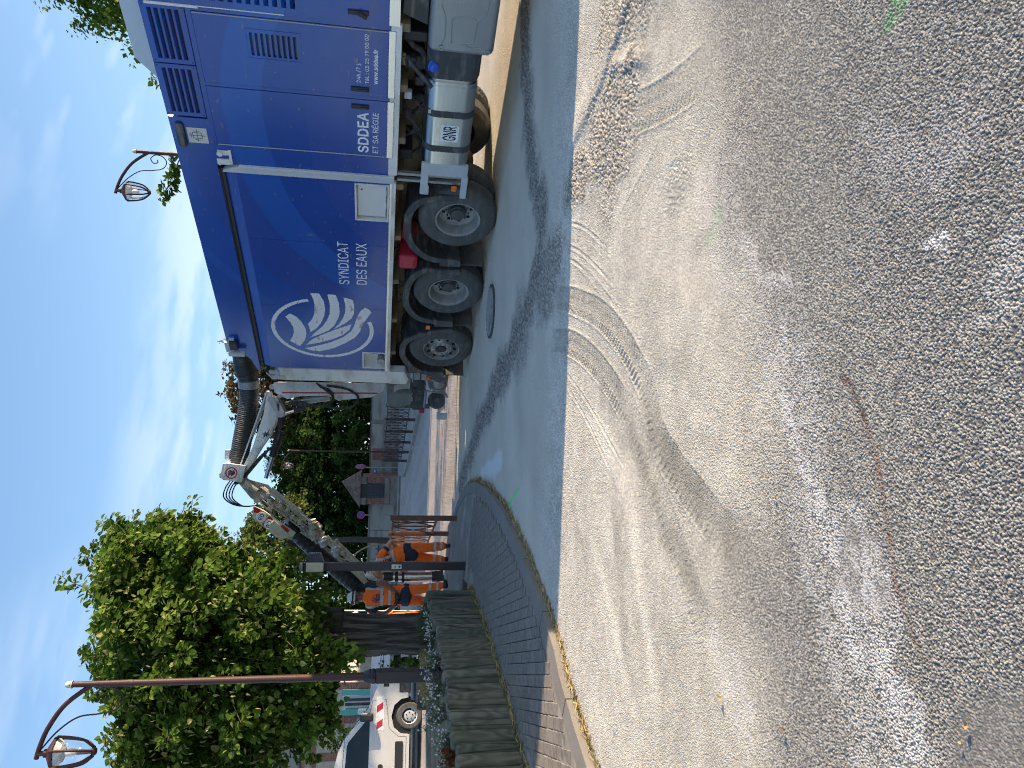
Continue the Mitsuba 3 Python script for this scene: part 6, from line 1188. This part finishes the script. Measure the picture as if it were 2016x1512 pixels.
def eyes(c, r, face, par):
    f, s, u = face_parts(None, c, r, face); c = np.array(c)
    add('eyes', [sphere(c + f * r * .80 + u * r * .08 + k * s * r * .32, r * .105, 1) for k in (-1, 1)], 'm_ink', par)
def back_emblem(P0, xdir, zdir, nrm, size, par, target):
    """The small wave emblem printed on the back: flat pieces laid on the garment."""
    sc = size / 1.62; out = []
    for g in [LineString([(-2.6 + .76 * math.cos(a), 2.48 + .78 * math.sin(a)) for a in np.linspace(.2, 5.0, 30)]).buffer(.035)] + EMBLEM[1:]:
        m = trimesh.creation.extrude_polygon(g, .001, engine='earcut').subdivide().subdivide(); q = m.vertices; x, z = (q[:, 0] + 2.6) * sc, (q[:, 1] - 2.48) * sc
        m.vertices = np.array(P0) + np.outer(x, xdir) + np.outer(z, zdir) + np.outer(q[:, 2], nrm); out.append(m)
    m = cat(out); tgt = target; pq = trimesh.proximity.ProximityQuery(tgt); cl, _, fid = pq.on_surface(m.vertices); top = m.vertices @ np.array(nrm); m.vertices = cl + tgt.face_normals[fid] * (.004 + .001 * (top > np.median(top)))[:, None]
    add('back_emblem', m, 'm_navyink', par)

def legs(hipL, kneeL, ankL, hipR, kneeR, ankR, r=(.098, .078, .062)):
    return [[(hipL, r[0]), (kneeL, r[1]), (ankL, r[2])], [(hipR, r[0]), (kneeR, r[1]), (ankR, r[2])]]
def boots(t, feet):
    ch = []
    for a, d in feet:
        a = np.array(a, float); d = np.array(d, float); ch += [[(a + [0, 0, .09], .052), (a + [0, 0, .03], .050)], [(a + [0, 0, .035] - d * .04, .042), (a + [0, 0, .032] + d * .10, .042), (a + [0, 0, .026] + d * .17, .036)]]
    add('boots', blob(ch, .03, 4), 'm_boot', t, True)

def zg(x, y): return float(pave_z(x, y)[0])
# --- the worker standing with his hands behind his back, seen from behind
t = thing('person', 'worker seen from behind, white helmet, orange vest, gloved hands clasped behind the back', 'person'); y = 14.75; g = zg(-4.1, y); g0 = g
hips = np.array([-4.08, y, g + .93]); lf, rf_ = np.array([-4.26, y + .02, g]), np.array([-3.90, y - .04, g])
shl, shr, nk = np.array([-4.335, y, g + 1.47]), np.array([-3.905, y + .02, g + 1.50]), np.array([-4.13, y + .03, g + 1.56])
hd = np.array([-4.14, y + .07, g + 1.70]); fc = (.45, .9, -.1)
gl = np.array([-4.08, y - .20, g + .93])
elL, elR = np.array([-4.43, y - .10, g + 1.19]), np.array([-3.80, y - .08, g + 1.20])
skin = blob(head_chain(nk, hd, .105, fc) + [[(shl, .055), (elL, .044), (np.array([-4.22, y - .19, g + .98]), .034)], [(shr, .055), (elR, .044), (np.array([-3.97, y - .19, g + .97]), .034)]], .025, 6)
add('body', skin, 'm_skindark', t, True); eyes(hd, .105, fc, t)
top_ = blob([[(hips + [0, 0, -.03], .158, (1.12, .80, .6)), (hips + [0, .0, .30], .165, (1.10, .76, 1)), ((shl + shr) / 2 - [0, 0, .07], .15, (1.30, .72, .8))], [(shl - [-.03, 0, .04], .085), ((shl + shr) / 2 - [0, 0, .02], .10)], [(shr - [.03, 0, .04], .085), ((shl + shr) / 2 - [0, 0, .02], .10)], [(nk - [0, 0, .01], .075), ((shl + shr) / 2, .09)]], .03, 8)
top_ = crease(top_, .016, (6, 6, 11), 2); vest = add('vest', top_, 'm_orange', t, True)
add('reflective_tape', [band(top_, hips[2] + .27, hips[2] + .325), band(top_, hips[2] + .13, hips[2] + .18)], 'm_reflect', vest, True)
for sx in (-4.285, -3.935): add('shoulder_tape', back(manifold(inflate(top_, .005)).trim_by_plane((1, 0, 0), sx - .026).trim_by_plane((-1, 0, 0), -(sx + .026)).trim_by_plane((0, 0, 1), hips[2] + .32)), 'm_reflect', vest, True)
each('sleeve', [blob([[(a, .071), (a + (b - a) * .5, .064)]], .03, 5) for a, b in ((shl, elL), (shr, elR))], 'm_navy', t, True)
shirt = crease(blob([[(hips - [0, 0, .08], .185, (1.14, .86, .4)), (hips - [0, 0, .20], .190, (1.16, .86, .35))]], .03, 5), .01, (7, 7, 7), 4); add('shirt_hem', shirt, 'm_navy', t, True)
tr = crease(blob(legs(hips + [-.09, 0, -.03], np.array([-4.19, y - .01, g + .50]), lf + [0, 0, .13], hips + [.09, 0, -.03], np.array([-3.96, y - .04, g + .50]), rf_ + [0, 0, .13], (.112, .088, .080)) + [[(hips + [-.07, 0, -.02], .12), (hips + [.07, 0, -.02], .12)]], .03, 6), .022, (9, 9, 15), 5); trk = add('trousers', tr, 'm_orangelegs', t, True)
add('reflective_tape', [band(tr, g + .30, g + .36), band(tr, g + .17, g + .21)], 'm_reflect', trk, True); boots(t, [(lf, (-.2, .95, 0)), (rf_, (.3, .92, 0))])
hm, HMm = helmet(hd + np.array([0, 0, .055]), .118, .0, fc); hk_ = add('helmet', hm, 'm_helmet', t, 35); add('helmet_strap', [moved(lathe([(.125, -.0), (.136, .0), (.134, .028), (.123, .028)], 28), HMm @ np.diag([1.14, .97, 1, 1.])), moved(bx(-.135, -.128, -.03, .03, -.1, .05), HMm)], 'm_black', hk_)
gl1 = blob(hand((-4.20, y - .195, g + .975), (.75, -.05, -.45), (0, -1, .2), .08, 1.0) + hand((-3.99, y - .21, g + .965), (-.75, -.08, -.4), (0, -1, .2), .08, 1.0), .016, 4); add('gloves', gl1, 'm_black', t, True)
back_emblem((-4.12, y - .16, hips[2] + .40), (1, 0, 0), (0, 0, 1), (0, -1, 0), .20, vest, top_)
# --- the worker bending over the nozzle
t = thing('person', 'worker in orange bending forward over the nozzle behind the brown post, bare right arm raised', 'person'); y = 15.05; g = zg(-3.4, y)
hips = np.array([-3.33, y, g + .78]); shc = np.array([-3.50, y - .06, g + 1.30]); nk = np.array([-3.62, y - .08, g + 1.37]); hd = np.array([-3.72, y - .10, g + 1.40]); fc = (-.55, .15, -.85)
shr, shl = shc + [.14, -.10, .0], shc + [-.10, .14, -.02]
elb = np.array([-3.12, y - .02, g + 1.13]); wr = np.array([-3.32, y + .2, g + .98])
skin = blob([[(nk, .062), (hd + [.03, 0, .02], .075)], [(hd + [.0, 0, .03], .10), (hd + [-.06, .0, -.09], .075), (hd + [-.085, .0, -.13], .045)], [(hd + [-.11, 0, -.02], .016), (hd + [-.135, 0, -.06], .018)], [(hd + [-.01, -.09, -.02], .022), (hd + [-.02, -.09, -.05], .014)], [(hd + [-.01, .09, -.02], .022), (hd + [-.02, .09, -.05], .014)], [(shr, .058), (elb, .047), (wr, .034)], [(shl, .055), (np.array([-3.62, y + .12, g + 1.02]), .045), (np.array([-3.74, y + .05, g + .86]), .034)]] + hand(wr, (-.6, .3, -.5), (.5, .2, .6), .08, .9) + hand((-3.74, y + .05, g + .86), (-.55, -.3, -.3), (0, .6, .5), .08, 1.1), .018, 5)
add('body', skin, 'm_skin', t, True); add('eyes', [sphere(hd + np.array([-.095, k * .035, -.012]), .011, 1) for k in (-1, 1)], 'm_ink', t)
top_ = blob([[(hips + [0, 0, .06], .160, (1.0, .86, 1)), (hips + [-.06, -.02, .28], .165, (1.0, .9, 1)), (shc - [-.01, 0, .06], .160, (1, 1.08, .85))], [(shr, .09), (shc, .11)], [(shl, .09), (shc, .11)], [(nk, .075), (shc, .1)], [(shr, .085), (shr + (elb - shr) * .38, .072)]], .03, 8); top_ = crease(top_, .020, (7, 7, 10), 7); vest = add('vest', top_, 'm_orange', t, True)
ax = np.array([-.30, -.05, .95]); ax /= np.linalg.norm(ax); h0 = hips @ ax
add('reflective_tape', [band(top_, h0 + .28, h0 + .335, .006, ax)], 'm_reflect', vest, True); sx = shc[0] + .085; add('shoulder_tape', back(manifold(inflate(top_, .005)).trim_by_plane((1, 0, .3), (sx + .3 * shc[2]) / math.hypot(1, .3) - .025).trim_by_plane((-1, 0, -.3), -(sx + .3 * shc[2]) / math.hypot(1, .3) - .025).trim_by_plane(tuple(ax), h0 + .335)), 'm_reflect', vest, True)
add('sleeve_hem', blob([[(shr + (elb - shr) * .34, .074), (shr + (elb - shr) * .44, .070)]], .03, 3), 'm_navy', t, True)
add('shirt_hem', crease(blob([[(hips + [0, 0, .08], .168, (1.04, .9, .5)), (hips - [0, 0, .10], .175, (1.04, .9, .6))]], .03, 5), .02, (8, 8, 6), 9), 'm_navy', t, True)
fR, fL = np.array([-3.20, y - .05, g]), np.array([-3.50, y + .10, g])
tr = crease(blob(legs(hips + [.07, -.02, -.06], np.array([-3.235, y - .04, g + .45]), fR + [0, 0, .13], hips + [-.08, .02, -.06], np.array([-3.46, y + .05, g + .45]), fL + [0, 0, .13], (.115, .092, .082)) + [[(hips + [.06, 0, -.05], .125), (hips + [-.07, 0, -.05], .125)]], .03, 6), .026, (10, 10, 16), 11); trk = add('trousers', tr, 'm_orangelegs', t, True)
add('reflective_tape', [band(tr, g + .25, g + .31), band(tr, g + .14, g + .18)], 'm_reflect', trk, True); boots(t, [(fR, (.2, -.6, 0)), (fL, (-.6, .5, 0))])
hm, HMm = helmet(hd + np.array([-.01, 0, .06]), .122, .75, (-1, .1)); add('helmet', hm, 'm_helmet', t, 35)
back_emblem(hips + np.array([-.09, -.18, .40]), (.95, -.25, .15), (-.25, -.05, .95), (.1, -1, .05), .19, vest, top_)
# --- the third worker, mostly hidden by the trunk
t = thing('person', 'worker in white helmet and orange top standing mostly hidden behind the linden trunk', 'person'); y = 17.2; g = zg(-5.2, y); hips = np.array([-5.27, y, g + .93]); shl, shr = np.array([-5.42, y + .12, g + 1.45]), np.array([-5.16, y - .14, g + 1.45]); nk = np.array([-5.26, y, g + 1.54]); hd = np.array([-5.22, y - .02, g + 1.68]); fc = (.8, -.45, -.1)
add('body', blob(head_chain(nk, hd, .105, fc) + [[(shl, .055), (shl + [.05, .1, -.28], .045), (shl + [.2, .05, -.42], .034)], [(shr, .055), (shr + [.05, -.08, -.28], .045), (shr + [.12, .08, -.45], .034)]] + hand(shr + [.12, .08, -.45], (.3, .5, -.6), (0, 0, 1)) + hand(shl + [.2, .05, -.42], (.5, -.3, -.3), (0, 0, 1)), .022, 5), 'm_skin', t, True); eyes(hd, .105, fc, t)
top_ = crease(blob([[(hips + [0, 0, .03], .155, (.85, 1.05, 1)), (hips + [0, 0, .3], .165, (.85, 1.05, 1)), ((shl + shr) / 2 - [0, 0, .07], .15, (.85, 1.25, .8))], [(shl, .085), ((shl + shr) / 2, .10)], [(shr, .085), ((shl + shr) / 2, .10)], [(shl, .08), (shl + [.03, .05, -.15], .072)], [(shr, .08), (shr + [.03, -.04, -.15], .072)]], .035, 7), .016, (7, 7, 10), 12); vest = add('vest', top_, 'm_orange', t, True); add('reflective_tape', [band(top_, hips[2] + .25, hips[2] + .305)], 'm_reflect', vest, True)
lf, rf_ = np.array([-5.36, y + .08, g]), np.array([-5.18, y - .1, g]); add('trousers', crease(blob(legs(hips + [-.05, .06, -.03], np.array([-5.32, y + .07, g + .5]), lf + [0, 0, .13], hips + [.04, -.06, -.03], np.array([-5.2, y - .08, g + .5]), rf_ + [0, 0, .13], (.11, .088, .08)), .035, 6), .02, (9, 9, 15), 14), 'm_orangelegs', t, True); boots(t, [(lf, (.9, -.4, 0)), (rf_, (.9, -.4, 0))])
hm, HMm = helmet(hd + np.array([0, 0, .055]), .118, .0, fc); add('helmet', hm, 'm_helmet', t, 35)
pp_ = thing('marking_pole', 'thin white pole standing beside the worker hidden behind the trunk', 'pole'); add('rod', tube([(-5.06, 17.0, .22), (-5.02, 17.0, 2.32)], .014, 8), 'm_letter', pp_); add('tip', tube([(-5.06, 17.0, .18), (-5.06, 17.0, .30)], [.004, .016], 8), 'm_greymetal', pp_)
# ---------------------------------------------------------------- groups of repeats
GROUPS = {'street_lamp': 'street lamps along the road', 'flowering_plant': 'flowering plants in the log bed', 'broad_tree': 'trees behind the boundary wall', 'fallen_leaf': 'dry leaves lying on the road', 'street_railing': 'pedestrian railings', 'person': 'workers in orange at the boom', 'road_sign': 'round road signs by the gatehouse', 'linden_tree': 'linden trees along the street', 'boundary_wall': 'boundary walls by the gatehouse', 'hedge': 'hedges behind the wall', 'straw': 'dry litter along the pavement edges'}
for k, d in labels.items():
    b = k.rsplit('_', 1)[0] if k[-3:].isdigit() else k
    if '__' not in k and b in GROUPS and 'kind' not in d: d['group'] = GROUPS[b]
STUFF = ('flowers', 'foliage', 'stems', 'twigs', 'bracts', 'branches', 'rivet_row', 'bolt_row', 'screw_set', 'wheel_nuts', 'rim_holes', 'bars')
for k in list(scene):
    if '__' in k:
        b = k.split('__')[-1]; b = b.rsplit('_', 1)[0] if b[-3:].isdigit() else b
        if b in STUFF: labels.setdefault(k, {})['kind'] = 'stuff'
